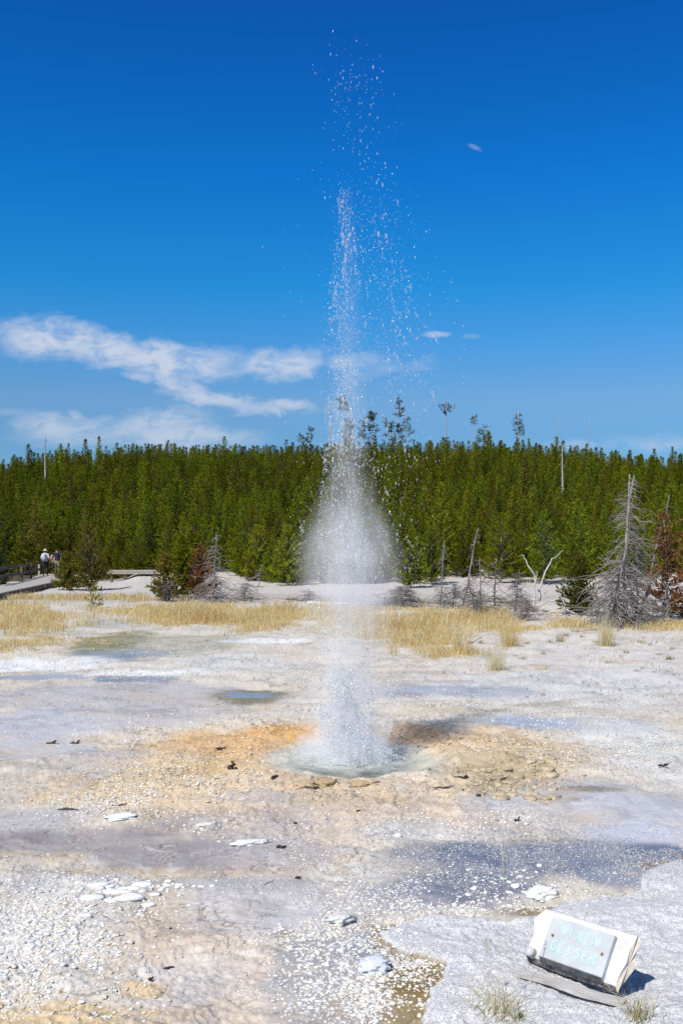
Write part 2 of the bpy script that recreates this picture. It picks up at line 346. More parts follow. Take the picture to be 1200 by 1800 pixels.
def build_ground():
    rr = np.concatenate((np.geomspace(.3, 3.1, 14)[:-1], 1/np.linspace(1/3.1, 1/62., 800), np.geomspace(63, 135, 60), np.geomspace(140, 4000, 26)))
    dn = np.radians(np.linspace(-28, 28, 930)); co = np.radians(np.linspace(28, 332, 58)[1:-1]); aa = np.concatenate((dn, co))
    na, nr = len(aa), len(rr); A, R = np.meshgrid(aa, rr); x = (np.sin(A)*R).ravel(); y = (np.cos(A)*R).ravel()
    sd = sheet_sd(x, y); z = ground_z(x, y, True, sd)
    C = np.tile(np.array((.585, .54, .465)), (len(x), 1)); wet = np.zeros(len(x))
    v = fbm(x*.6, y*.6, 71, 4, .6); C *= (1+.10*v)[:, None]
    for i, (e, c, st, wt) in enumerate(FE):
        m = ell(x, y, e, .42, .45, 100+i)*st
        C += m[:, None]*(np.array(c)-C); wet += m*(wt-wet)
    # mineral streaks and thin crusts with shapes of their own, plus painted step shade
    t = fbm(x*.55, y*.8, 5, 4, .5)*5+.55*fbm(x*4.5, y*4.5, 6, 4, .6); fr = t-np.floor(t); edge = smoothstep(.66, .78, fr)*smoothstep(1., .9, fr)
    far = smoothstep(45, 20, y)
    C += (edge*.5*far*(1-wet)*smoothstep(.5, .8, vnoise(x*1.7, y*1.7, 91)*.6+vnoise(x*8, y*8, 90)*.4))[:, None]*(np.array((.68,.67,.65))-C)
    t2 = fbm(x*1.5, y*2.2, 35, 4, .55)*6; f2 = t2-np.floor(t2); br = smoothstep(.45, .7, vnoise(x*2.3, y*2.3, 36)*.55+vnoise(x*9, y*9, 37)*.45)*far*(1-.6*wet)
    e2 = smoothstep(.84, .92, f2)*br; C *= (1-.42*e2)[:, None]*np.array((1, .97, .90))**e2[:, None]; e3 = smoothstep(.60, .78, f2)*smoothstep(.86, .8, f2)*br; C += (e3*.45)[:, None]*(np.array((.70,.67,.62))-C)  # e2: shade of small terrace steps painted in as thin dark lines
    bl = smoothstep(.52, .75, vnoise(x*2.1, y*2.1, 92)*.6+vnoise(x*7, y*7, 93)*.4); C *= (1-.16*bl*far)[:, None]
    or_ = smoothstep(.62, .8, fbm(x*1.1, y*1.6, 95, 4, .6)*.5+.5)*far*.35; C += or_[:, None]*(np.array((.60,.46,.30))-C)
    sk = smoothstep(.50, .66, .6*vnoise(x*3.2+.5*fbm(x, y, 82, 2), y*.7, 80)+.4*vnoise(x*9, y*2.0, 81))*smoothstep(9.6, 8.4, y)*(y > 0)      # thin runoff stains draining from the rim
    C += (.38*sk)[:, None]*(np.array((.40, .375, .36))-C); wet += .22*sk*(1-wet)
    mu = np.array((.52, .485, .435)); nearb = smoothstep(40, 22, y); C = np.where(nearb[:, None] > 0, (mu+(1+.16*nearb[:, None])*(C-mu))*(1-.06*nearb[:, None]), C)
    on = smoothstep(-.004, .012, sd); sh = np.array((.60, .605, .615))*(1+.10*fbm(x*4, y*4, 97, 4, .6))[:, None]
    C += on[:, None]*(sh-C); wet *= 1-on
    rim = smoothstep(-.10, -.03, sd)*(sd < .01)*smoothstep(.35, .6, vnoise(x*3, y*3, 98)); C += (rim*.75)[:, None]*(np.array((.24,.175,.075))-C)
    b = np.hypot((x-BASIN[0])/BASIN[2], (y-BASIN[1])/BASIN[3]); m = smoothstep(1.35, .95, b); C += m[:, None]*(np.array((.52,.50,.42))-C)
    fl = smoothstep(60, 68, np.hypot(x, y)); n_ = vnoise(x*.5, y*.5, 99); fl = smoothstep(.3, .7, fl+.4*(n_-.5)); C += fl[:, None]*(np.array((.075,.058,.032))-C)
    i = np.arange(nr-1)[:, None]*na; j = np.arange(na)[None]; j2 = (j+1) % na
    Fc = np.stack((i+j, i+na+j, i+na+j2, i+j2), -1).reshape(-1, 4)
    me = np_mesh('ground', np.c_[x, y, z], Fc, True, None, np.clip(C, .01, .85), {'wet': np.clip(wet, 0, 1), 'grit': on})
    m, n, out = mat('sinter_ground'); a = n.new('ShaderNodeAttribute', attribute_name='tint')
    aw = n.new('ShaderNodeAttribute', attribute_name='wet'); ag = n.new('ShaderNodeAttribute', attribute_name='grit'); t = n.new('ShaderNodeTexCoord'); P = t.outputs['Object']
    W = aw.outputs['Fac']; G = ag.outputs['Fac']
    n1_ = n.noise(P, 14, 6, .65); n2_ = n.noise(P, 70, 4, .65); n3_ = n.noise(P, 120, 4, .75)
    vo = n.new('ShaderNodeTexVoronoi', feature='F1'); vo.inputs['Scale'].default_value = 42; n.l.new(P, vo.inputs['Vector']); vf = n.smooth(vo.outputs['Distance'], .25, .75, .10, -.22)
    k = n.m('ADD', n.m('MULTIPLY_ADD', n1_, .34, .85), n.m('MULTIPLY_ADD', n2_, .40, -.20)); k = n.m('ADD', k, n.m('MULTIPLY', n.m('MULTIPLY', vf, n.smooth(n.noise(P, 1.7, 3), .42, .6)), n.m('SUBTRACT', 1.0, n.m('MAXIMUM', G, W))))
    gr = n.m('MULTIPLY', G, n.m('MULTIPLY_ADD', n.smooth(n3_, .38, .60), .62, -.42)); k = n.m('ADD', k, gr)
    sc = n.new('ShaderNodeVectorMath', operation='SCALE'); n.l.new(a.outputs['Color'], sc.inputs[0]); n.put(sc.inputs['Scale'], k)
    ro = n.m('ADD', n.m('MULTIPLY_ADD', W, -.74, .86), n.m('MULTIPLY_ADD', n2_, .2, -.1), clamp=True)
    p = principled(n, out, Base_Color=sc.outputs[0], Roughness=ro, Specular_IOR_Level=.42)
    b1 = n.new('ShaderNodeBump'); n.put(b1.inputs['Strength'], n.m('MULTIPLY_ADD', W, -.5, .65)); b1.inputs['Distance'].default_value = .02
    h = n.m('ADD', n.m('MULTIPLY', n2_, .35), n.m('MULTIPLY', n.m('MULTIPLY', n3_, G), .35)); h = n.m('ADD', h, n.m('MULTIPLY', n1_, .5))
    n.l.new(h, b1.inputs['Height']); n.l.new(b1.outputs[0], p.inputs['Normal'])
    tag(link('ground', me, m), None, None, None, 'structure')
build_ground()
def gz(x, y): return float(ground_z(np.array([x]), np.array([y]))[0])
def gat(px, py, iters=4):
    """point on the real ground seen at that place of the photograph"""
    p = at(px, py)
    for _ in range(iters):
        z = gz(p[0], p[1]); p = at(px, py, z)
    return p
def gpt(px, dist):
    x = (px-600)/F*dist; return np.array((x, dist, gz(x, dist)))

# pool of the geyser
def build_pool():
    n = 96; a = np.linspace(0, 2*math.pi, n, endpoint=False); rad = np.linspace(.02, 1.18, 22); V = []
    for r in rad: V += [(BASIN[0]+BASIN[2]*r*math.cos(q), BASIN[1]+BASIN[3]*r*math.sin(q)) for q in a]
    V = np.array(V); d = np.hypot(V[:, 0]-VENT[0], V[:, 1]-VENT[1])
    z = -.014+base_z(V[:, 0], V[:, 1])+.004*np.sin(d*38)*np.exp(-d*1.2)+.005*fbm(V[:, 0]*9, V[:, 1]*9, 200, 3)+.10*np.exp(-(d/.20)**2)*(.6+.5*fbm(V[:, 0]*14, V[:, 1]*14, 201, 3))
    Fc = [(i*n+k, i*n+(k+1) % n, (i+1)*n+(k+1) % n, (i+1)*n+k) for i in range(len(rad)-1) for k in range(n)]
    m, nn, out = mat('milky_water'); t = nn.new('ShaderNodeTexCoord'); f = nn.noise(t.outputs['Object'], 5, 5, .6, .5)
    p = principled(nn, out, Base_Color=nn.mix(nn.smooth(f, .3, .7), (.54,.58,.53), (.68,.71,.66)), Roughness=.25, IOR=1.33)
    tp = nn.new('ShaderNodeBsdfTransparent'); mx = nn.new('ShaderNodeMixShader'); sxy = nn.new('ShaderNodeVectorMath', operation='DISTANCE'); nn.l.new(t.outputs['Object'], sxy.inputs[0]); sxy.inputs[1].default_value = (VENT[0], VENT[1], 0); nn.put(mx.inputs[0], nn.smooth(nn.m('ADD', sxy.outputs['Value'], nn.m('MULTIPLY_ADD', nn.noise(t.outputs['Object'], 3, 4, .6), .9, -.45)), .25, .95, .12, .88)); nn.l.new(p.outputs[0], mx.inputs[1]); nn.l.new(tp.outputs[0], mx.inputs[2]); nn.l.new(mx.outputs[0], out.inputs[0])
    bp = nn.new('ShaderNodeBump'); bp.inputs['Strength'].default_value = .9; bp.inputs['Distance'].default_value = .03
    nn.l.new(nn.noise(t.outputs['Object'], 16, 4, .6, .4), bp.inputs['Height']); nn.l.new(bp.outputs[0], p.inputs['Normal'])
    tag(link('water', np_mesh('water', np.c_[V, z], Fc), m), None, None, None, 'structure')
build_pool()

# ------------------------------------------------------------------ pebbles (uncountable) and rocks
def lump(sub, seed, amp=.22):
    V, Fc = ico(sub); d = V/np.linalg.norm(V, axis=1)[:, None]
    q = fbm(d[:, 0]*2.1+seed*3.1, d[:, 1]*2.1+d[:, 2]*2.9, seed, 4, .6); return d*(1+amp*q)[:, None], Fc
def build_pebbles():
    protos = [lump(2, s, .45) for s in range(10)]
    # place, half size, count, size range (m, radius), colours
    wh, cr, tn, sl, gy = (.74,.735,.71), (.68,.62,.52), (.60,.46,.29), (.30,.31,.35), (.56,.56,.57)
    REG = [(40,1655,150,95,3600,.007,.018,[wh,wh,cr,gy]),(150,1620,150,80,1500,.005,.015,[wh,cr]),(120,1580,160,40,450,.006,.014,[wh,cr]),(90,1745,150,55,1300,.005,.014,[wh,cr,tn]),
      (640,1700,110,85,2400,.005,.016,[wh,wh,gy,cr]),(560,1650,90,50,420,.007,.015,[wh,cr]),(700,1770,90,50,1500,.005,.013,[wh,wh,cr]),(790,1720,60,40,500,.005,.011,[wh,gy]),(560,1760,80,40,350,.006,.014,[wh,gy]),(740,1690,60,16,260,.006,.012,[wh,cr]),
      (680,1560,110,50,800,.006,.013,[wh,cr,gy]),(620,1590,120,40,420,.006,.013,[wh,cr]),(800,1585,110,16,800,.005,.012,[wh,wh,cr]),(930,1585,110,13,500,.005,.012,[wh,cr]),(1080,1565,70,8,160,.005,.011,[wh]),(700,1640,30,30,60,.008,.02,[wh]),
      (960,1500,330,48,9000,.0035,.0085,[sl,sl,sl,(.42,.42,.45)]),(780,1545,150,36,2600,.004,.009,[sl,sl,gy]),(1130,1505,140,30,2200,.0035,.008,[sl,sl,gy]),(960,1500,330,48,500,.003,.007,[gy,wh]),
      (330,1385,230,42,4200,.006,.016,[cr,tn,wh,tn]),(260,1345,110,26,1200,.006,.015,[cr,tn]),(420,1330,150,34,2400,.006,.017,[tn,tn,cr]),(200,1410,130,26,1500,.006,.014,[wh,cr]),(330,1470,160,24,260,.007,.018,[cr,wh]),
      (700,1450,280,26,1400,.004,.012,[wh,cr]),(900,1310,130,30,1500,.007,.02,[cr,tn,(.45,.37,.24)]),(900,1375,90,36,1400,.007,.022,[tn,(.40,.33,.21),(.45,.37,.24)]),(1150,1320,110,45,5200,.005,.013,[wh,gy,cr]),(1030,1330,130,30,1500,.006,.015,[cr,wh,tn]),(1000,1250,160,26,2400,.006,.014,[wh,gy]),
      (640,1400,260,26,1400,.005,.013,[tn,cr]),(250,1560,110,16,110,.01,.028,[wh]),(860,1450,120,16,200,.007,.018,[wh,cr]),(420,1180,160,20,1300,.007,.015,[wh,gy]),(330,1140,130,16,900,.008,.016,[wh,gy]),(250,1186,120,7,700,.008,.018,[wh]),(110,1172,110,9,500,.008,.018,[wh]),(750,1230,120,22,500,.009,.02,[cr,gy]),(300,1280,260,30,700,.007,.018,[cr,wh]),(1050,1195,200,30,500,.008,.02,[gy,cr]),(450,1690,160,80,200,.004,.009,[wh,cr]),(550,1500,110,26,120,.005,.014,[wh,cr]),(880,1555,130,26,120,.008,.022,[wh])]
    REG += [(x_, y_, 260, 60, 1500, .003, .008, [cr, gy, wh, tn]) for x_ in (150, 500, 850, 1150) for y_ in (1290, 1380, 1450, 1540)]+[(x_, 1680, 200, 90, 2200, .002, .0055, [cr, wh, tn]) for x_ in (150, 400, 620)]+[(950, 1690, 300, 120, 5000, .002, .005, [gy, wh, (.45,.45,.46)])]
    P, S, C = [], [], []
    for (px, py, rx, ry, n, r0, r1, cols) in REG:
        q = RNG.normal(size=(n, 2))*.55; pts = np.array([at(px+rx*a, max(py+ry*b, 1085)) for a, b in q])
        cl = fbm(pts[:, 0]*3, pts[:, 1]*3, 44, 3); pts = pts[cl > -.25+.25*RNG.normal(size=n)]
        n = len(pts); r = .9*(r0+(r1-r0)*RNG.random(n)**2.6); P.append(pts[:, :2])
        S.append(np.c_[r*RNG.uniform(.8, 1.4, n), r*RNG.uniform(.8, 1.2, n), r*RNG.uniform(.3, .62, n)])
        C.append(np.array(cols)[RNG.integers(0, len(cols), n)]*RNG.uniform(.8, 1.1, (n, 1)))
    P, S, C = np.concatenate(P), np.concatenate(S), np.concatenate(C)
    b = np.hypot((P[:, 0]-BASIN[0])/BASIN[2], (P[:, 1]-BASIN[1])/BASIN[3]); sd = sheet_sd(P[:, 0], P[:, 1]); k = (b > 1.15) & ((sd < .02) | (RNG.random(len(P)) < .25) | (S[:, 0] < .0055))
    for e in (E(130,1478,250,26), E(330,1504,180,24), E(430,1600,110,40), E(1060,1420,170,30), E(200,1230,220,22)): k &= (ell(P[:, 0], P[:, 1], e, .4, .3, 9) < .5) | (RNG.random(len(P)) < .12)
    P, S, C = P[k], S[k], C[k]
    z = ground_z(P[:, 0], P[:, 1])+S[:, 2]*.12
    V, Fc, T = spread(np.c_[P, z], S, protos, RNG.uniform(0, 6.28, len(P)), np.clip(C, 0, .82))
    tag(link('pebbles', np_mesh('pebbles', V, Fc, True, None, T), M_PEB), 'loose white and tan sinter pebbles strewn over the crust', 'pebbles', None, 'stuff')
build_pebbles()

def rock(name, label, px, py, sx, sy, sz, col, cat='rock', group=None, seed=0, rz=0., m=None, sink=.25, sub=4, amp=.55):
    V, Fc = lump(sub, seed+50, amp); V = V*np.array((sx, sy, sz))
    V[:, 2] = np.where(V[:, 2] > sz*.55, sz*.55+(V[:, 2]-sz*.55)*.35, V[:, 2])
    p = gat(px, py); me = np_mesh(name, V, Fc, True, None, np.tile(col, (len(V), 1)))
    o = link(name, me, m or M_PEB, None, (p[0], p[1], p[2]+sz*(.5-sink))); o.rotation_euler = (0, 0, rz); return tag(o, label, cat, group)
for a in [
 ('white_rock', 'flat white sinter slab lying alone on the tan crust at lower left', 213, 1437, .12, .07, .028, (.78,.80,.79)),
 ('white_rock', 'broad white boulder at the edge of the dark wet gravel behind the sign', 952, 1573, .105, .075, .05, (.76,.75,.72)),
 ('white_rock', 'small white rock standing in the dark wet gravel left of the broad white boulder', 905, 1559, .028, .025, .018, (.76,.76,.74)),
 ('white_rock', 'pale bluish block half sunk in brown mud between white pebbles', 657, 1702, .075, .07, .05, (.62,.66,.70)),
 ('white_rock', 'rounded grey-white mound on the pale crust left of the sheet tip', 597, 1617, .085, .08, .04, (.60,.60,.57)),
 ('white_rock', 'long thin white crust fragment beside a black chip on the lavender flat', 440, 1482, .14, .05, .022, (.74,.75,.74)),
 ('tan_rock', 'round tan rock at the near lip of the pool', 572, 1379, .105, .09, .06, (.40,.30,.165)),
 ('tan_rock', 'low flat tan rock at the pool lip, right of the round tan rock', 638, 1381, .14, .09, .05, (.40,.31,.18)),
 ('tan_rock', 'low brown rock left of the round tan rock at the pool lip', 535, 1382, .11, .09, .045, (.46,.36,.22)),
 ('white_rock', 'pale greenish slab flush with the crust among tan pebbles', 362, 1450, .07, .04, .012, (.66,.68,.64)),
 ('white_rock', 'white cobble on pale crust below the tan rim, alone', 700, 1470, .025, .03, .02, (.78,.77,.74)),
 ]: rock(*a, seed=len(a[1]), rz=.3*math.sin(len(a[1])))
for k in range(44):
    px, py = 905+np.clip(RNG.normal(), -1.4, 1.4)*46, 1372+np.clip(RNG.normal(), -1.4, 1.4)*23; s = RNG.uniform(.02, .065)
    rock('tan_rock', 'dark tan rounded sinter knob in the cluster right of the pool', px, py, s*1.3, s, s*.55, np.array((.49,.40,.27))*RNG.uniform(.7, 1.15), 'rock', 'tan knobs right of the pool', k, RNG.uniform(0, 3), None, .5, 3, .6)
for k in range(16):
    px, py = 160+RNG.random()*120, 1552+RNG.random()*42; s = RNG.uniform(.02, .055)
    rock('white_rock', 'white flat sinter chip in the row at the top of the white gravel', px, py, s*1.6, s, s*.4, np.array((.76,.77,.76)), 'rock', 'white chips above the gravel', k+60, RNG.uniform(-.3, .3), None, .3, 2)

# dark pieces of wood lying on the crust
def debris(label, px, py, ln, rad, rz, bend=0., lift=0., m=None, name='wood_piece', cat='wood'):
    p = gat(px, py); mb = MB(); k = 7; t = np.linspace(-1, 1, k); rs = np.random.default_rng(int(px))
    t = t+rs.normal(size=k)*.06; pts = np.c_[t*ln/2, bend*(1-(t-rs.uniform(-.6, .6))**2)*ln+rs.normal(size=k)*rad*.8, np.clip(t+rs.uniform(-.5, .5), 0, 2)**1.5*lift*1.4+rad*.6+np.abs(rs.normal(size=k))*rad*.5]
    mb.tube(pts, rad*np.array([.5, .85, 1.1, .9, 1.05, .8, .45])*rs.uniform(.8, 1.2, k), 7)
    o = mb.build(name, m or M_CHAR, None, True, p); o.rotation_euler = (0, 0, rz); return tag(o, label, cat)
for a in [
 ('curled dark bark piece on the orange crust left of the geyser', 387, 1319, .13, .016, -.2, .12, .02),
 ('upright dark wood stub left of the pool beside tan knobs', 408, 1354, .09, .020, 1.3, .1, .05),
 ('small black wedge of wood at the near left edge of the pool', 482, 1370, .065, .018, .1, .1, .02),
 ('thick dark stick at the right edge of the pool', 808, 1372, .22, .020, .15, .03, .0),
 ('thin dark twig below the thick dark stick', 778, 1386, .20, .006, -.15, .04, .01),
 ('short thin twig below the thick dark stick, beside a black chip', 815, 1390, .09, .006, -.8, .04, .0),
 ('small black chip among tan knobs right of the pool', 841, 1400, .05, .013, .3, .0, .0),
 ('small black chip on tan crust in front of the pool', 556, 1394, .035, .009, .1, .0, .0),
 ('dark chip at the right tip of the long thin white crust fragment', 493, 1491, .07, .011, -.1, .0, .0),
 ('round black chip alone on the pale lavender flat', 524, 1545, .04, .010, .2, .0, .0),
 ('dark stub alone on the pale crust at lower left, upper one', 300, 1633, .015, .005, .2, .0, .0),
 ('short dark stick on the pale crust at lower left', 297, 1703, .055, .006, .2, .05, .0),
 ('small black chip below the short dark stick at lower left', 265, 1723, .022, .007, .0, .0, .0),
 ('long thin brown stick on tan pebbles above the flat white slab', 206, 1417, .20, .006, .55, .02, .0),
 ('dark brown stick on pebbles left of the flat white slab', 122, 1425, .17, .009, .05, .05, .0),
 ('dark bent twig on the bluish flat at far left', 92, 1308, .13, .012, -.1, .12, .02),
 ('dark bent twig on the bluish flat, right of another bent twig', 133, 1308, .11, .011, .3, -.12, .02),
 ('black chip on the tan crust at right with white cobbles below it', 908, 1444, .05, .010, .2, .1, .02),
 ('tiny black chip on the pinkish crust in front of the pool', 630, 1427, .045, .008, .5, .0, .0),
 ('tiny black chip on the pinkish crust left of centre', 519, 1448, .03, .008, .0, .0, .0),
 ('reddish brown bark chip on white gravel at right', 1165, 1350, .10, .014, -.4, .1, .02)]: debris(*a)
debris('thin pale straw lying on the tan band', 472, 1552, .12, .003, 1.0, 0, 0, M_DRIFT)

# ------------------------------------------------------------------ trees
def tri_tufts(P, D, L, W, rs, per=3):
    """needle tufts: per thin triangles at each P along D"""
    n = len(P); P = np.repeat(P, per, 0); D = np.repeat(D, per, 0); L = np.repeat(L, per)*rs.uniform(.7, 1.25, n*per); W = np.repeat(W, per)*rs.uniform(.7, 1.3, n*per)
    d = D+.75*rs.normal(size=D.shape); d /= np.linalg.norm(d, axis=1)[:, None]
    s = np.cross(d, rs.normal(size=d.shape)); s /= np.linalg.norm(s, axis=1)[:, None]+1e-9
    q = P+.05*L[:, None]*rs.normal(size=P.shape)
    a = q-d*(.15*L)[:, None]; m = q+d*(.4*L)[:, None]; b = q+d*L[:, None]
    V = np.stack((a, m+s*W[:, None], b, m-s*W[:, None]), 1).reshape(-1, 3)
    return V, np.arange(n*per*4).reshape(-1, 4)
def conifer(h, w, seed, zb=.06, whorls=26, tuft=.24, per=3, step=.2, gaps=.12, pw=1.0, up=(.1, 1.0)):
    """young pine: crown mesh and trunk mesh"""
    rs = np.random.default_rng(seed); P, D, L, W, T = [], [], [], [], []; tr = MB()
    bend = rs.normal(size=2)*.02*h; ax = lambda z: np.array((bend[0]*(z/h)**2, bend[1]*(z/h)**2, z))
    tr.tube([ax(z) for z in np.linspace(-.15, h*.97, 8)], np.linspace(.012*h, .004, 8), 5)
    for z in np.linspace(zb*h, h*.96, whorls):
        t = (z-zb*h)/(h-zb*h); n = rs.integers(4, 7); a0 = rs.uniform(0, 6.28)
        for k in range(n):
            if rs.random() < gaps: continue
            a = a0+k*6.283/n+rs.normal()*.25; l = (w*(1-t)**pw*(.55+.45*min(1, t*5+.4))+.12)*rs.uniform(.65, 1.15)
            e = up[0]+(up[1]-up[0])*t+rs.normal()*.12; m = max(2, int(l/step)+1)
            s = np.linspace(.12, 1, m) if l > .3 else np.linspace(.5, 1, m)
            dirs = np.array((math.cos(a)*math.cos(e), math.sin(a)*math.cos(e), math.sin(e)))
            pts = ax(z)[None]+dirs[None]*(s*l)[:, None]; pts[:, 2] += .22*l*(s**2)-.10*l*s
            P.append(pts); D.append(np.tile(dirs+np.array((0, 0, .45)), (m, 1))); sz = tuft*(.6+.6*(1-t))
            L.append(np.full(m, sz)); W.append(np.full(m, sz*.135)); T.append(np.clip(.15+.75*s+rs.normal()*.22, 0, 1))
            if l > .5: tr.tube([ax(z), pts[len(pts)//2], pts[-1]], [.012, .008, .003], 3, cap=False)
    k = 6; P.append(np.tile(ax(h*.97), (k, 1))); D.append(np.tile((0, 0, 2.2), (k, 1))); L.append(np.full(k, tuft*1.1)); W.append(np.full(k, tuft*.13)); T.append(np.full(k, .8))
    P, D, L, W, T = map(np.concatenate, (P, D, L, W, T))
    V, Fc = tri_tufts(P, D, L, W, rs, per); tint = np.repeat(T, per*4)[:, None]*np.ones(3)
    return np_mesh('crown', V, Fc, False, None, tint), tr.mesh('trunk')
def with_mats(me, *ms):
    for q in ms: me.materials.append(q)
    return me
PROTO = []
for s in range(9):
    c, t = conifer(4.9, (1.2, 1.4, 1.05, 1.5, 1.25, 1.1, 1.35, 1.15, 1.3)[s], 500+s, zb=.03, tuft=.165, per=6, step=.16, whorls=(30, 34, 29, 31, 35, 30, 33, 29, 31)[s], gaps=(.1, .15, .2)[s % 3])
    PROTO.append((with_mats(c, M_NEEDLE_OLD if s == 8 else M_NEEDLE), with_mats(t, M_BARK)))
def plant(root_name, label, cat, loc, crown, trunk, s=1., rz=0., group=None):
    r = thing(root_name, label, cat, loc, rz, group); r.scale = (s, s, s) if np.isscalar(s) else s
    for nm, me in (('trunk', trunk), ('crown', crown)):
        o = bpy.data.objects.new(nm, me); COL.objects.link(o); o.parent = r
    return r
def build_forest():
    rs = np.random.default_rng(77); pts = []
    for y in np.arange(51, 131, 1.4):
        for x in np.arange(-.50*y, .50*y, 1.35):
            q = (x+rs.uniform(-.65, .65), y+rs.uniform(-.65, .65)); u = q[0]/q[1]; p = 600+u*F
            front = 69 if p < 128 else 63.5 if p < 215 else 61 if p < 420 else (53.5 if p < 720 else 57.5)
            front += 3*vnoise(np.array([q[0]*.25]), np.array([1.]), 8)[0]-1.5
            if q[1] > front and np.hypot(*q) < 128: pts.append(q)
    pts = np.array(pts); u = np.abs(pts[:, 0]/pts[:, 1]); inside = u < .352
    order = np.lexsort((pts[:, 1], ~inside)); pts = pts[order]; n = len(pts)
    z = ground_z(pts[:, 0], pts[:, 1], False); d = np.hypot(pts[:, 0], pts[:, 1])
    hs = np.where(d < 95, rs.uniform(.62, 1.12, n), rs.uniform(.82, 1.10, n))*np.where(d < 66, .86, 1.)*np.where((d < 72) & (rs.random(n) < .3), .6, 1.)*(1+.16*(rs.random(n) < .05)*(d > 80)); ids = rs.integers(0, 8, n); ids[rs.random(n) < .07] = 8; rz = rs.uniform(0, 6.28, n)
    for i in range(300):
        k = int(ids[i]); sx = hs[i]*rs.uniform(.85, 1.15)
        plant('pine_tree', 'young green pine standing in the dense forest front', 'tree', (pts[i, 0], pts[i, 1], z[i]-.05), *PROTO[k], s=(sx, sx, hs[i]), rz=rz[i], group='young pines of the forest front')
    # the wood behind them: one object, points carrying the same trees
    q = slice(300, None); me = bpy.data.meshes.new('forest'); P = np.c_[pts[q], z[q]-.05]
    me.vertices.add(len(P)); me.vertices.foreach_set('co', P.astype(np.float32).ravel())
    for nm, ty, arr in (('turn', 'FLOAT', rz[q]), ('size', 'FLOAT', hs[q]), ('pick', 'INT', ids[q])):
        a = me.attributes.new(nm, ty, 'POINT'); a.data.foreach_set('value', arr.astype(np.int32 if ty == 'INT' else np.float32))
    o = link('forest', me, None); tag(o, 'dense green pine wood covering the hill behind the front trees', 'forest', None, 'stuff')
    g = bpy.data.node_groups.new('forest_scatter', 'GeometryNodeTree'); g.interface.new_socket('Geometry', in_out='INPUT', socket_type='NodeSocketGeometry'); g.interface.new_socket('Geometry', in_out='OUTPUT', socket_type='NodeSocketGeometry')
    N, Lk = g.nodes, g.links; gi, go = N.new('NodeGroupInput'), N.new('NodeGroupOutput'); iop = N.new('GeometryNodeInstanceOnPoints'); jn = N.new('GeometryNodeJoinGeometry')
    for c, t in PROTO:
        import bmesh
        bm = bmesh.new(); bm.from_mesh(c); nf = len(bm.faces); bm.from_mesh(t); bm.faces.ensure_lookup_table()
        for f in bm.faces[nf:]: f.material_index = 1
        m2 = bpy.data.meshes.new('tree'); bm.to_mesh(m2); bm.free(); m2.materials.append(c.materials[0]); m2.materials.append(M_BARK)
        po = bpy.data.objects.new('tree', m2); oi = N.new('GeometryNodeObjectInfo'); oi.inputs['Object'].default_value = po; oi.inputs['As Instance'].default_value = True; Lk.new(oi.outputs['Geometry'], jn.inputs[0])
    Lk.new(gi.outputs[0], iop.inputs['Points']); Lk.new(jn.outputs[0], iop.inputs['Instance']); iop.inputs['Pick Instance'].default_value = True
    def attr(nm, ty):
        a = N.new('GeometryNodeInputNamedAttribute'); a.data_type = ty; a.inputs['Name'].default_value = nm; return a.outputs['Attribute']
    Lk.new(attr('pick', 'INT'), iop.inputs['Instance Index']); cx = N.new('ShaderNodeCombineXYZ'); Lk.new(attr('turn', 'FLOAT'), cx.inputs[2]); Lk.new(cx.outputs[0], iop.inputs['Rotation']); Lk.new(attr('size', 'FLOAT'), iop.inputs['Scale'])
    Lk.new(iop.outputs[0], go.inputs[0]); md = o.modifiers.new('scatter', 'NODES'); md.node_group = g
build_forest()

# tall survivors on the ridge
def snag_mesh(h, r, seed, lean=0., stubs=14):
    rs = np.random.default_rng(seed); tr = MB(); cr = MB(); t = np.linspace(0, 1, 9); wob = rs.normal(size=(9, 2))*.02*h*.15
    pts = np.c_[lean*h*t+wob[:, 0], wob[:, 1], h*t]; tr.tube(pts, r*(1-.75*t), 6)
    for k in range(stubs):
        s = rs.uniform(.35, .98); p = pts[0]*(1-s)+pts[-1]*s; a = rs.uniform(0, 6.28); l = rs.uniform(.15, .7)*(1.3-s)
        cr.tube([p, p+np.array((math.cos(a)*l*.6, math.sin(a)*l*.6, -.05*l)), p+np.array((math.cos(a)*l, math.sin(a)*l, -.25*l))], [r*.22, r*.16, r*.08], 3, cap=False)
    return tr, cr, pts
def snag(label, px, top, dist, r, seed, lean=0., base=None, stubs=14, m=None):
    p = gpt(px-lean*0, dist); zt = EYE+(960-top)/F*dist; h = zt-p[2] if base is None else (base-top)/F*dist
    if base is not None: p[2] = zt-h
    tr, cr, _ = snag_mesh(h, r, seed, lean, stubs); o = thing('dead_tree', label, 'tree', p)
    tr.build('trunk', m or M_BARK_GREY, o); cr.build('crown', m or M_BARK_GREY, o)
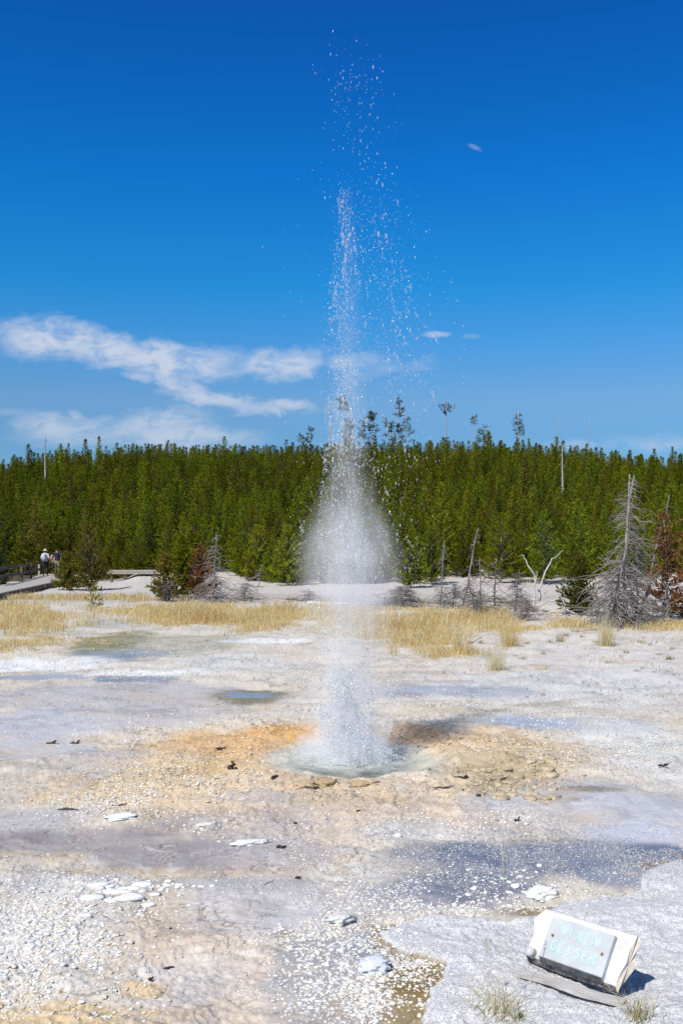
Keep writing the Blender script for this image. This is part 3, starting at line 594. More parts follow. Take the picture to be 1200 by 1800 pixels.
def survivor(label, px, top, dist, bands, seed, lean=0., r=.13, m=None):
    """old pine, bare trunk with needles only in bands (from, to, half width, count)"""
    rs = np.random.default_rng(seed); p = gpt(px, dist); h = EYE+(960-top)/F*dist-p[2]; o = thing('tall_pine', label, 'tree', p)
    tr, cr, pts = snag_mesh(h, r, seed, lean, 8); P, D, L, W, T = [], [], [], [], []
    for (z0, z1, bw, cnt) in bands:
        for k in range(cnt):
            s = rs.uniform(z0, z1); c = np.array((lean*h*s, 0, h*s)); a = rs.uniform(0, 6.28); l = bw*rs.uniform(.5, 1.1)*(1-.6*abs((s-z0)/(z1-z0)*1.5-.6))
            d = np.array((math.cos(a), math.sin(a), rs.uniform(-.1, .4))); e = c+d*l; tr.tube([c, c+d*l*.6, e], [.03, .02, .012], 3, cap=False)
            for q in range(7):
                P.append(c+d*l*rs.uniform(.35, 1.05)+rs.normal(size=3)*.13); D.append(d+np.array((0, 0, .4))); L.append(.25); W.append(.035); T.append(rs.random())
    V, Fc = tri_tufts(np.array(P), np.array(D), np.array(L), np.array(W), rs, 3)
    tr.build('trunk', M_BARK_GREY, o); link('crown', np_mesh('crown', V, Fc, False, None, np.repeat(T, 12)[:, None]*np.ones(3)), m or M_NEEDLE_DK, o)
RD = 112
snag('bare leaning snag on the ridge, left of the geyser top spray', 576, 703, RD, .16, 1, .04)
survivor('thin bare pine with a small tufted top seen through the geyser spray', 604, 698, RD, [(.86, .99, .9, 14), (.52, .66, .5, 5)], 2)
snag('thin bare snag on the ridge just right of the geyser column', 620, 735, RD, .12, 3, .02)
survivor('bushy dark ridge pine directly behind the geyser column', 613, 735, RD+2, [(.50, 1., .9, 34)], 4)
survivor('narrow dark ridge pine left of the tallest full one', 638, 735, RD, [(.5, .99, .75, 26)], 5)
survivor('tallest full dark pine of the ridge group right of the geyser', 655, 725, RD, [(.45, .99, .85, 46)], 6)
survivor('bushy wide pine in the ridge group, third right of the geyser', 683, 737, RD+1, [(.48, .97, 1.2, 40)], 7)
survivor('tall leaning sparse pine rising above the ridge group', 692, 700, RD, [(.78, .99, .6, 14), (.5, .74, .6, 9)], 8, .06)
survivor('round topped pine at the right end of the ridge group', 713, 734, RD, [(.62, .99, 1.1, 22)], 9)
survivor('lone leaning pine with a tuft on top, first right of the ridge group', 780, 708, RD, [(.88, .99, .9, 12), (.46, .58, .6, 7)], 10, .03)
survivor('faint bare pole pine with a small tuft on the ridge, second right of the group', 833, 727, RD, [(.86, .98, .4, 6)], 11)
survivor('short dense dark pine on the ridge right of two bare poles', 850, 750, RD, [(.42, .99, 1.0, 40)], 12)
snag('short bare white pole beside the short dense ridge pine', 860, 740, RD, .09, 13, -.02)
survivor('lone sparse pine column standing on the ridge, right of the short dense one', 910, 722, RD, [(.62, .99, .65, 22)], 14)
snag('faint tall bare pole on the ridge above the white forest snag', 979, 726, RD, .08, 15, 0, None, 6)
snag('faint bare pole on the ridge, furthest right one', 1035, 738, RD, .07, 16, 0, None, 6)
survivor('small ragged pine on the ridge at the left of the geyser', 545, 752, RD, [(.4, .98, .9, 18)], 17)
survivor('small thin spire on the ridge, left of the ragged pine', 530, 765, RD, [(.4, .99, .45, 16)], 18)
snag('white bare snag standing in the forest at right', 988, 787, 80, .11, 19, -.01, 872)
snag('white bare snag standing in the forest at far left', 80, 762, 84, .09, 20, .0, 845)
for i, (px, tp) in enumerate(((975, 786), (1105, 792), (1150, 790), (1180, 786), (1195, 798), (1125, 800), (50, 782), (110, 790), (148, 772), (176, 768))):
    dd = 118 if i < 6 else 100; p = gpt(px, dd); h = EYE+(960-tp)/F*dd-p[2]; c, t = conifer(h, 1.15, 700+i, .1, 30, .3, 3, .22)
    plant('pine_tree', ('dark spire standing above the right end of the skyline', 'tall green spire standing above the left skyline')[i > 5], 'tree', p, with_mats(c, M_NEEDLE_DK if i < 6 else M_NEEDLE), with_mats(t, M_BARK), group=('dark spires above the right skyline', 'spires above the left skyline')[i > 5])

# grey dead trees and shrubs in front of the forest
def dead_tree(label, px, py, h_px, w_px, seed, lean=0., whorls=26, per=6, twigs=5, m=None, droop=.55, r=None, dist=None, zb=.02, name='dead_tree', top=1., cat='tree'):
    rs = np.random.default_rng(seed); p = gat(px, py) if dist is None else gpt(px, dist); k = p[1]/F; h = h_px*k; w = w_px*k
    o = thing(name, label, cat, p); tr, cr = MB(), MB(); r = r or max(.02, .016*h); t = np.linspace(-.03, 1, 9)
    ax = np.c_[lean*h*t+.012*h*rs.normal(size=9)*.6, .01*h*rs.normal(size=9), h*t]; tr.tube(ax, r*(1-.8*np.clip(t, 0, 1))+.004, 7)
    for z in np.linspace(zb, .97*top, whorls):
        c = np.array([np.interp(z, t, ax[:, q]) for q in range(3)])
        if rs.random() < .12: continue
        pr = per if z < .42 or droop < .45 else max(3, int(per*.5))
        for q in range(rs.integers(max(1, pr-2), pr+2)):
            a = rs.uniform(0, 6.28); l = w*(1-z)**.7*rs.uniform(.25, 1.25)+.05*w; d = np.array((math.cos(a), math.sin(a), 0)); s = np.linspace(0, 1, 5)
            up = rs.uniform(-.1, .35)*(1 if z > .4 else .6); pts = c+d*(l*s)[:, None]; pts[:, 2] += l*(up*s-droop*s**2)+l*.03*rs.normal(size=5); pts[:, 2] = np.maximum(pts[:, 2], .03)
            pts[1:] += .04*l*rs.normal(size=(4, 3)); rb = max(.011, r*.30*(1-z*.6)); cr.tube(pts, rb*np.array([1, .8, .6, .45, .3]), 4, cap=False)
            for g in range(rs.integers(1, twigs+1)):
                e = pts[rs.integers(1, 5)]; td = d+rs.normal(size=3)*np.array((.8, .8, .55)); tl = l*rs.uniform(.15, .42)
                mid = e+td*tl*.5; end = e+td*tl+np.array((0, 0, -.2*tl)); mid[2] = max(mid[2], .03); end[2] = max(end[2], .02)
                cr.tube([e, mid, end], [rb*.6, rb*.5, rb*.35], 3, cap=False)
    tr.build('trunk', m or M_TWIG, o); cr.build('crown', m or M_TWIG, o); return o
dead_tree('large grey dead conifer with dense drooping branches at right, left trunk of the pair', 1080, 1102, 265, 74, 201, .12, 38, 8, 6, M_TWIG, .6)
dead_tree('large grey dead conifer at right, right trunk of the pair', 1098, 1098, 265, 62, 202, .02, 34, 8, 6, M_TWIG, .6)
dead_tree('low dense grey dead tree below the large pair, on their right side', 1116, 1100, 160, 48, 203, .02, 26, 9, 6, M_TWIG_DK, .7)
dead_tree('thin dead trunk leaning right behind the large grey pair', 1122, 1085, 215, 30, 204, .26, 16, 3, 4, M_TWIG_DK, .5)
dead_tree('slim grey dead tree with drooping branches, left one of two right of the geyser', 773, 1062, 112, 26, 205, .06, 24, 6, 5, M_TWIG, .9)
dead_tree('slim grey dead tree with a bent top, right one of two right of the geyser', 813, 1066, 138, 26, 206, .20, 22, 6, 5, M_TWIG, .9)
dead_tree('dense low grey dead shrub between the slim trees and the white branches', 868, 1086, 105, 46, 207, .03, 20, 8, 6, M_TWIG_DK, .5, name='dead_shrub', cat='shrub')
dead_tree('low dead shrub beside the dry grass, left of the dense grey one', 842, 1090, 64, 36, 208, -.3, 16, 9, 7, M_TWIG_DK, .4, name='dead_shrub', cat='shrub')
dead_tree('low dark dead shrub right of the dense grey one', 905, 1075, 74, 34, 209, .1, 16, 9, 6, M_TWIG_DK, .4, name='dead_shrub', cat='shrub')
dead_tree('grey brown dead conifer with tangled branches left of the geyser', 374, 1062, 124, 50, 210, .05, 30, 9, 6, M_TWIG, .55)
dead_tree('bare twig shrub on the pale bank left of the geyser', 295, 1058, 45, 24, 211, 0, 12, 8, 5, M_TWIG_DK, .3, name='dead_shrub', cat='shrub')
dead_tree('low heap of grey brushwood right of the geyser', 690, 1068, 38, 60, 212, .3, 16, 11, 8, M_TWIG, .3, name='brushwood', cat='brushwood')
dead_tree('second low heap of brushwood near the slim dead trees', 726, 1070, 36, 48, 213, -.3, 14, 10, 8, M_TWIG_DK, .3, name='brushwood', cat='brushwood')
dead_tree('grey twig shrub beneath the red brown tree at the right edge', 1165, 1090, 60, 34, 214, .1, 10, 7, 5, M_TWIG, .6, name='dead_shrub', cat='shrub')
dead_tree('pale bare brush on the bank left of the geyser foot', 455, 1032, 40, 26, 215, .1, 9, 5, 4, M_TWIG, .3, name='dead_shrub', cat='shrub')

dead_tree('tangled grey brush filling the gap between the two slim dead trees', 795, 1072, 46, 44, 221, .1, 14, 9, 7, M_TWIG_DK, .3, name='brushwood', cat='brushwood')
dead_tree('low grey brush around the foot of the white fallen tree', 925, 1090, 40, 44, 222, -.1, 12, 9, 7, M_TWIG, .3, name='brushwood', cat='brushwood')
dead_tree('small dead tree with dark twigs just left of the dense grey shrub', 846, 1070, 92, 24, 223, -.05, 20, 6, 6, M_TWIG_DK, .8)
dead_tree('fine grey brush at the left foot of the large grey pair', 1050, 1092, 56, 36, 224, -.2, 12, 8, 7, M_TWIG, .5, name='brushwood', cat='brushwood')
dead_tree('grey brush on the pale bank right of the olive shrub and dead tree', 428, 1056, 34, 44, 231, .2, 12, 8, 6, M_TWIG, .3, name='brushwood', cat='brushwood')
dead_tree('small heap of dark twigs on the bank just left of the geyser column', 545, 1058, 22, 40, 232, -.2, 9, 8, 5, M_TWIG_DK, .3, name='brushwood', cat='brushwood')
# bleached white branches of a fallen tree
def branches(name, label, px, py, lines, m, cat):
    p = gat(px, py); k = p[1]/F; o = thing(name, label, cat, p)
    for i, (pts, r) in enumerate(lines):
        mb = MB(); q = np.array([((a-px)*k, dz*k, max((py-b)*k, .01)) for a, b, dz in pts]); n = len(q)
        t = np.linspace(0, n-1, (n-1)*3+1); q = np.stack([np.interp(t, np.arange(n), q[:, c]) for c in range(3)], 1); q[1:-1] += np.random.default_rng(i).normal(size=(len(q)-2, 3))*.022
        mb.tube(q, np.linspace(r, r*.3, len(q))*k*.72*np.random.default_rng(i+5).uniform(.85, 1.15, len(q)), 6); mb.build('branch', m, o)
branches('fallen_tree', 'bleached white fallen tree with two bare antler-like limbs', 945, 1080, [
 ([(937,1070,0),(939,1045,5),(943,1020,8),(936,1005,8),(925,985,10),(918,976,12)], 3.4), ([(943,1020,8),(945,1012,6),(944,1004,5)], 2.),
 ([(953,1058,30),(958,1030,35),(966,1005,40),(980,985,45),(1000,967,50)], 3.2), ([(960,1045,20),(966,1030,22),(970,1022,22)], 1.8), ([(940,1070,0),(955,1058,-5),(975,1053,-8),(982,1045,-8),(981,1028,-8)], 2.6),
 ([(932,1080,0),(950,1077,-15),(975,1072,-25),(990,1066,-20),(985,1054,-20)], 3.6), ([(936,1086,-10),(948,1074,-14),(960,1078,-20),(992,1090,-30)], 2.6), ([(990,1068,0),(1000,1074,-20),(1008,1084,-30)], 2.6),
 ([(925,1092,-5),(940,1080,-5),(955,1082,-10)], 2.4), ([(985,1075,0),(1000,1070,10),(1014,1072,10)], 2.4)], M_BLEACH, 'fallen tree')
branches('driftwood', 'pale forked snag on the bank at the left foot of the geyser', 500, 1062, [([(497,1062,0),(503,1048,0),(511,1035,0),(518,1024,0)], 1.8), ([(506,1042,0),(500,1030,0),(490,1024,0)], 1.2), ([(488,1062,0),(500,1056,0),(515,1060,0)], 1.6)], M_BLEACH, 'driftwood')
branches('driftwood', 'pale bare branch leaning on the bank right of the geyser foot', 660, 1052, [([(665,1050,0),(655,1035,0),(640,1012,0)], 1.4), ([(652,1030,0),(645,1028,0),(637,1030,0)], .8)], M_BLEACH, 'driftwood')
def log(label, a, b, r, m=M_DRIFT):
    p, q = gat(*a), gat(*b); mb = MB(); t = np.linspace(0, 1, 8)[:, None]; pts = (q-p)*t; pts[:, 2] += r*.6+.02*np.sin(t[:, 0]*9); mb.tube(pts, r*(1-.4*t[:, 0]), 7)
    tag(mb.build('log', m, None, True, p), label, 'log')
log('long dark log lying on the bank behind the geyser', (395, 1053), (520, 1055), .10); log('pale sunlit log on the bank behind the geyser column', (540, 1063), (615, 1065), .09, M_BLEACH)
log('grey log on the bank at the right of the geyser', (725, 1058), (800, 1062), .10); log('dark log on the bank behind the dead shrubs', (830, 1055), (930, 1062), .12); log('thin bleached log in front of the bronzed pine at right', (1000, 1075), (1045, 1083), .06, M_BLEACH)
log('thin pale pole on sand behind the dry grass right of centre', (815, 1134), (845, 1123), .025, M_BLEACH)

# living shrubs and small pines in front
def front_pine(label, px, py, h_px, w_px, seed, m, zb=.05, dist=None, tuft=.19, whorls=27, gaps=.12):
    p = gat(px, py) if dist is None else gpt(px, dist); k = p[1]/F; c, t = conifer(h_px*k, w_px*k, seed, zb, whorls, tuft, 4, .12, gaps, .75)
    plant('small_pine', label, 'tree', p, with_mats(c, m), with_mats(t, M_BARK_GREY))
front_pine('bronze green young pine right of the people on the boardwalk', 156, 1031, 112, 40, 301, M_NEEDLE_OLD, dist=50)
front_pine('low dense green pine shrub beside the end of the boardwalk', 118, 1032, 62, 26, 302, M_NEEDLE_OLD, dist=50)
front_pine('tiny bronzed pine seedling standing in the dry grass', 168, 1064, 34, 14, 303, M_NEEDLE_OLD, dist=35, tuft=.10, whorls=8)
front_pine('dark green pine at the left edge beside the boardwalk rail', -16, 1030, 130, 34, 304, M_NEEDLE, dist=56)
front_pine('short dark pine in front of the left edge, below the rail', -2, 1036, 62, 20, 312, M_NEEDLE_DK, dist=54)
front_pine('olive pine shrub left of the tangled grey dead tree', 290, 1056, 78, 24, 305, M_NEEDLE_OLD)
front_pine('green pine behind the olive shrub left of the dead tree', 322, 1050, 105, 26, 306, M_NEEDLE)
front_pine('reddish half dead pine behind the tangled grey dead tree', 352, 1052, 90, 28, 307, M_NEEDLE_RED)
front_pine('bronzed green small pine between the white branches and the grey pair', 1018, 1080, 98, 34, 308, M_NEEDLE_OLD)
front_pine('red brown dying pine at the right edge of the picture', 1172, 1088, 185, 46, 309, M_NEEDLE_RED, whorls=22, gaps=.35)
front_pine('second red brown pine further out past the right edge one', 1215, 1090, 200, 46, 310, M_NEEDLE_RED, whorls=24, gaps=.3)
front_pine('green pine standing forward of the forest right of the geyser', 722, 1040, 100, 30, 311, M_NEEDLE, dist=50)

front_pine('green pine stepping forward behind the slim dead trees right of the geyser', 758, 1036, 108, 30, 321, M_NEEDLE, dist=53)
front_pine('green pine behind the dense grey dead shrub', 880, 1040, 120, 34, 322, M_NEEDLE, dist=54)
front_pine('bushy green pine directly behind the white antler limbs', 955, 1042, 126, 40, 323, M_NEEDLE, dist=54)
front_pine('small green pine at the forest edge left of the mist', 455, 1030, 96, 32, 324, M_NEEDLE, dist=56)
front_pine('young green pine partly veiled by mist left of the geyser column', 505, 1034, 104, 34, 325, M_NEEDLE, dist=52)

# ------------------------------------------------------------------ dry grass
GREENG, STRAW, GOLD, PALE = (.25,.25,.07), (.88,.69,.37), (.85,.58,.24), (.88,.755,.52)
def blades(P, hgt, wid, cols, rs, spread_=.35, flop=.3):
    """bent blades: P (n,3) feet"""
    n = len(P); a = rs.uniform(0, 6.28, n); lean = rs.uniform(.05, 1, n)**1.5*spread_; d = np.c_[np.cos(a), np.sin(a), np.zeros(n)]; h = hgt*rs.uniform(.45, 1.1, n)
    s = np.c_[-np.sin(a+rs.normal(size=n)), np.cos(a), np.zeros(n)]*wid*rs.uniform(.6, 1.3, n)[:, None]
    up = np.array((0, 0, 1.)); m = P+d*(h*lean*.4)[:, None]+up*(h*.6)[:, None]; e = P+d*(h*lean*(1+flop))[:, None]+up*(h*(1-.25*lean))[:, None]
    V = np.stack((P-s, P+s, m+s*.8, m-s*.8, e), 1).reshape(-1, 3); b = np.arange(n)[:, None]*5
    Fc = np.concatenate((b+np.array([[0, 1, 2]]), b+np.array([[0, 2, 3]]), b+np.array([[3, 2, 4]])))
    c = np.array(cols)[rs.integers(0, len(cols), n)]*rs.uniform(.75, 1.15, (n, 1)); return V, Fc, np.repeat(np.clip(c, 0, .8), 5, 0)
def build_grass():
    rs = np.random.default_rng(5); R = [  # place, half size, clumps, height px, blades
      (60,1092,80,13,380,24),(40,1072,60,6,160,20),(25,1145,45,14,90,20),(110,1052,170,4,300,14),(250,1052,90,4,200,14),(205,1074,70,6,90,16),(330,1090,70,9,330,30),(430,1084,110,9,420,28),(450,1102,60,8,160,26),(340,1075,90,6,160,20),(560,1088,130,10,360,26),(700,1098,70,12,300,30),(760,1104,80,14,380,34),(800,1088,60,8,170,26),(740,1132,60,12,110,26),(650,1122,80,12,130,20),(790,1150,60,10,70,22),(900,1108,45,10,120,30),(975,1100,60,7,160,24),(1160,1102,70,7,150,22),(860,1090,50,8,100,24),(600,1072,300,5,260,16),(120,1130,110,12,60,12),(60,1125,60,12,120,16)]
    Vs, Fs, Cs, b = [], [], [], 0
    for (px, py, rx, ry, n, hp) in R:
        q = rs.normal(size=(n, 2))*np.array((.6, .62)); 
        c = np.array([at(px+rx*a, max(py+ry*e, 1046)) for a, e in q]); c = c[fbm(c[:, 0]*.9, c[:, 1]*.6, 48, 3)+.2*rs.normal(size=n) > -.20]; n = len(c); k = 26
        P = np.repeat(c[:, :2], k, 0)+rs.normal(size=(n*k, 2))*.13*(np.repeat(c[:, 1:2], k, 0)/28); P = np.c_[P, ground_z(P[:, 0], P[:, 1], False)-.01]
        pt = np.repeat(fbm(c[:, 0]*.7, c[:, 1]*.7, 46, 3), k); hh = .74*hp*np.repeat(c[:, 1]*rs.uniform(.45, 1.15, n), k)/F*np.clip(1+1.1*pt, .25, 1.5); V, Fc, C = blades(P, hh, .0062*np.repeat(c[:, 1], k)[:, None]/28, [STRAW, GOLD, PALE, STRAW, GOLD], rs, .95)
        Vs.append(V); Fs.append(Fc+b); Cs.append(C); b += len(V)
    tag(link('dry_grass', np_mesh('dry_grass', np.concatenate(Vs), np.concatenate(Fs), False, None, np.concatenate(Cs)), M_GRASS), 'golden dry grass growing in a band behind the sinter flat', 'grass', None, 'stuff')
build_grass()
def tuft(label, px, py, hp, wp, n, cols, seed, sp=.4, group=None):
    rs = np.random.default_rng(seed); p = gat(px, py); k = p[1]/F; P = np.c_[rs.normal(size=(n, 2))*wp*k*.3, np.zeros(n)-.01]
    V, Fc, C = blades(P, hp*k, max(.0016, .3*k*.5), cols, rs, sp); n2 = n//3
    V2, F2, C2 = blades(P[:n2]*1.1, hp*k*.4, max(.0016, .3*k*.5), [GREENG, GREENG, GOLD], rs, sp*1.5)
    o = link('grass_tuft', np_mesh('grass_tuft', np.concatenate((V, V2)), np.concatenate((Fc, F2+len(V))), False, None, np.concatenate((C, C2))), M_GRASS, None, p); tag(o, label, 'grass tuft', group)
tuft('tall golden bunch of grass with a green base in front of the grey dead pair', 1065, 1136, 68, 22, 300, [STRAW, PALE], 1, .5)
tuft('wide pale grass bunch on the sand right of the dense grass band', 872, 1178, 62, 30, 260, [PALE, STRAW], 2, .6)
tuft('golden grass bunch behind the wide pale bunch', 893, 1136, 55, 30, 300, [STRAW, GOLD], 3, .5)
tuft('golden grass bunch at the right end of the dense grass band', 810, 1150, 60, 34, 300, [STRAW, GOLD], 4, .5)
tuft('squat dry tuft alone on the sand below the tall golden bunch', 1068, 1168, 14, 20, 120, [STRAW, GREENG], 5, .8)
tuft('low straw tuft on sand right of the wide pale bunch', 952, 1177, 14, 26, 120, [PALE, GOLD], 6, .9)
tuft('small brown tuft alone low on the sand', 1011, 1188, 11, 12, 70, [GOLD], 7, .9)
tuft('straw tuft in front of the white fallen branches', 983, 1128, 22, 14, 110, [STRAW, GREENG], 8, .7)
tuft('dry foreground tuft with tangled straw blades left of the sign', 878, 1782, 74, 80, 120, [PALE, STRAW, PALE, (.6,.5,.33)], 9, 1.5)
tuft('green and straw foreground tuft at the right end of the sign plank', 1122, 1790, 60, 50, 110, [STRAW, GREENG, PALE], 10, 1.1)
tuft('small green tuft beside the dry foreground tuft', 912, 1788, 16, 14, 70, [GREENG], 11, .7)
for i, (px, py) in enumerate(((1023,1118),(966,1127),(954,1147),(918,1156),(1045,1128),(1052,1130),(1143,1133),(1175,1157),(845,1129),(925,1130),(860,1152),(1125,1128),(1180,1140),(1158,1150),(1100,1145),(1010,1108),(995,1115))):
    tuft('small green grass tuft dotted on the pale sand at right', px, py+2, 8, 12, 60, [GREENG, GREENG, STRAW], 40+i, 1.2, 'small green tufts on the sand')
tuft('green grass patch alone on the sand near the right edge', 1176, 1158, 9, 14, 60, [GREENG], 77, 1.2)
def stalk(label, px, py, top, seed):
    rs = np.random.default_rng(seed); p = gat(px, py); k = p[1]/F; h = (py-top)*k; mb = MB(); t = np.linspace(0, 1, 8); pts = np.c_[.01*np.sin(t*4), .03*t, h*t]; mb.tube(pts, np.linspace(.0013, .0008, 8), 4)
    for q in range(14):
        s = rs.uniform(.82, 1); c = np.array((0, .03*s, h*s)); mb.tube([c, c+np.array((rs.normal()*.006, 0, .014))], [.0015, .0006], 3)
    tag(mb.build('grass_stalk', M_STALK, None, True, p), label, 'grass stalk')
M_STALK = simple('stalk', (.55,.45,.28), (.66,.56,.38), 8)
stalk('single tall straw grass stalk rising left of the sign', 886, 1775, 1495, 1); stalk('shorter straw grass stalk left of the tall one', 856, 1778, 1655, 2)

# ------------------------------------------------------------------ sign on its half log
def build_sign():
    C0 = np.array((1.191, 5.058, .17)); a, t = -.80, .938; W, H = .367, .213
    u = np.array((math.cos(a), math.sin(a), 0)); b = np.array((-math.sin(a), math.cos(a), 0)); v = math.cos(t)*b+math.sin(t)*np.array((0, 0, 1)); n = np.cross(u, v)
    g = gz(C0[0], C0[1]); R = np.stack((u, v, n), 1)
    root = thing('sign', 'tilted grey sign board reading VIXEN GEYSER on a white half log', 'sign', (C0[0], C0[1], g)); O = C0-np.array((C0[0], C0[1], g))
    def L(x, y, z=0.): return O+R@np.array((x, y, z))
    # log: sawn face 26 mm behind the board front, bark round the back and below
    rs = np.random.default_rng(3); mb = MB(); ns, x0, x1 = 30, -.275, .255; prof = [(.136, -.034), (.07, -.031), (0, -.030), (-.07, -.031), (-.118, -.034)]
    k0 = len(prof)
    for q in np.linspace(0, 1, 13)[1:-1]:
        th = math.radians(-64-232*q); prof.append((.004+.148*math.sin(th), -.083+.112*math.cos(th)))
    m = len(prof); V = []
    for i in range(ns):
        x = x0+(x1-x0)*i/(ns-1); endl = .012*math.sin(i*1.7)
        for j, (y, z) in enumerate(prof):
            k = 1+.05*float(fbm(np.array([x*14]), np.array([j*.7]), 5, 3)[0])*(1 if j >= k0 else .4); xe = x+(rs.normal()*.010 if i in (0, ns-1) else 0)+(.10*y-.1*z if i == ns-1 else -.02*y if i == 0 else 0)
            tp_ = 1-.72*float(smoothstep(.55, 1., i/(ns-1))); zz = -.034+(z*k+.034)*tp_ if j >= k0 else z+.004*float(fbm(np.array([x*20]), np.array([y*20]), 6, 3)[0]); p = L(xe, y*k, zz); p[2] = max(p[2], .004); V.append(p)
    fs, mi = [], []
    for i in range(ns-1):
        for j in range(m):
            j2 = (j+1) % m; fs.append((i*m+j, i*m+j2, (i+1)*m+j2, (i+1)*m+j)); mi.append(0 if j < k0-1 or j >= m-4 else 1)
    mb.add(V, fs); mb.m = mi; c0, c1 = np.mean(V[:m], 0), np.mean(V[-m:], 0); mb.add(list(V[:m])+[c0], [(m, (j+1) % m, j) for j in range(m)], 2); mb.add(list(V[-m:])+[c1], [(m, j, (j+1) % m) for j in range(m)], 2)
    Mw = simple('sinter_white_wood', (.56,.545,.525), (.78,.775,.76), 11, .9, .8, 45); Mb = simple('log_bark', (.06,.05,.045), (.34,.32,.30), 34, .9, .9, 50, (1, 1, 1)); Me = simple('end_grain', (.52,.46,.37), (.66,.61,.53), 30, .9, .3, 80)
    lo = mb.build('log', [Mw, Mb, Me], root, True)
    for f in lo.data.polygons:
        if f.material_index == 2: f.use_smooth = False
    # board
    import bmesh
    bm = bmesh.new(); bmesh.ops.create_cube(bm, size=1)
    for q in bm.verts:
        x, y, z = q.co; q.co = Vector(L(x*W, y*H-(.024 if y < 0 and z < 0 else 0), z*.030-.015))
    bmesh.ops.bevel(bm, geom=bm.edges[:], offset=.0018, segments=2, affect='EDGES'); me = bpy.data.meshes.new('board'); bm.normal_update(); nv = Vector(n)
    for f in bm.faces: f.material_index = 1 if f.normal.dot(Vector(v)) < -.4 else 0  # lower edge is bare wood, coloured darker to paint in its shade
    bm.to_mesh(me); bm.free()
    Mp = simple('grey_sign_paint', (.42,.445,.455), (.51,.54,.55), 7, .6, .15, 70, (1, 1, 1)); bo = link('board', me, [Mp, simple('bare_edge_shade', (.07,.07,.075), (.16,.16,.17), 30, .9, .3, 60)], root)
    # routed letters, stroke by stroke
    G = {'V': [[(0,1),(.45,0),(.8,1)]], 'I': [[(.2,1),(.15,0)]], 'X': [[(0,1),(.8,0)],[(.75,1),(0,0)]], 'E': [[(.6,1),(0,.98),(.05,0),(.65,.02)],[(.02,.52),(.5,.54)]], 'N': [[(0,0),(.05,1),(.7,0),(.72,1)]],
         'G': [[(.75,.85),(.5,1),(.15,.85),(0,.45),(.2,.05),(.6,.05),(.75,.4),(.4,.42)]], 'Y': [[(0,1),(.38,.5),(.75,1)],[(.38,.5),(.35,0)]], 'S': [[(.65,.9),(.4,1),(.1,.85),(.2,.58),(.55,.45),(.65,.18),(.35,0),(0,.12)]], 'R': [[(0,0),(.02,1),(.5,.98),(.65,.75),(.45,.5),(.02,.48)],[(.3,.48),(.7,0)]]}
    tx = MB()
    def word(s, x, y, hgt, step, sl):
        for i, ch in enumerate(s):
            for st in G[ch]: tx.tube([L(x+i*step+q[0]*hgt*.72, y+sl*i*step+q[1]*hgt, .0008) for q in st], .0032, 5)
    word('VIXEN', -.105, .024, .056, .047, -.03); word('GEYSER', -.135, -.062, .056, .0465, -.03)
    tx.build('lettering', simple('mint_letter_paint', (.46,.86,.79), (.54,.89,.83), 30, .6), root)
    Mr = simple('rusty_screw', (.20,.07,.025), (.33,.15,.05), 60, .8)
    for (x, y) in ((-.145, .012), (.148, .0)):
        s = MB(); s.tube([L(x, y, -.002), L(x, y, .003), L(x, y, .004)], [.008, .008, .004], 10); s.build('screw', Mr, bo)
    d = MB(); d.tube([L(-.245, -.10, -.05), L(-.245, -.10, .0), L(-.245, -.10, .004)], [.027, .026, .022], 12); d.build('dowel', simple('grey_dowel', (.40,.40,.40), (.58,.57,.56), 30), root)
    # loose plank lying along the foot of the log
    p, q = gat(892, 1708), gat(1096, 1767); ctr = (p+q)/2; ax = q-p; ln = np.linalg.norm(ax); ang = math.atan2(ax[1], ax[0]); mb = MB(); V = []; n_ = 16
    for i in range(n_):
        s = i/(n_-1); wd = .036*(1-.35*abs(s-.55))*min(1, .25+s*6) ; off = .010*math.sin(s*7)
        for (y, z) in ((-wd, .0), (-wd, .016), (wd, .020), (wd, .0)): V.append(((s-.5)*ln, y+off+rs.normal()*.0015, z+.004+rs.normal()*.001+.006*math.sin(s*5)))
    mb.add(V, [(i*4+j, i*4+(j+1) % 4, (i+1)*4+(j+1) % 4, (i+1)*4+j) for i in range(n_-1) for j in range(4)]+[(3, 2, 1, 0), (n_*4-4, n_*4-3, n_*4-2, n_*4-1)])
    o = mb.build('plank', simple('grey_plank', (.36,.34,.32), (.52,.50,.47), 10, .9, .3, 60, (1, 9, 1)), None, False, (ctr[0], ctr[1], min(p[2], q[2])+.002)); o.rotation_euler = (0, 0, ang); tag(o, 'weathered grey plank lying on the sinter below the sign log', 'plank')
build_sign()

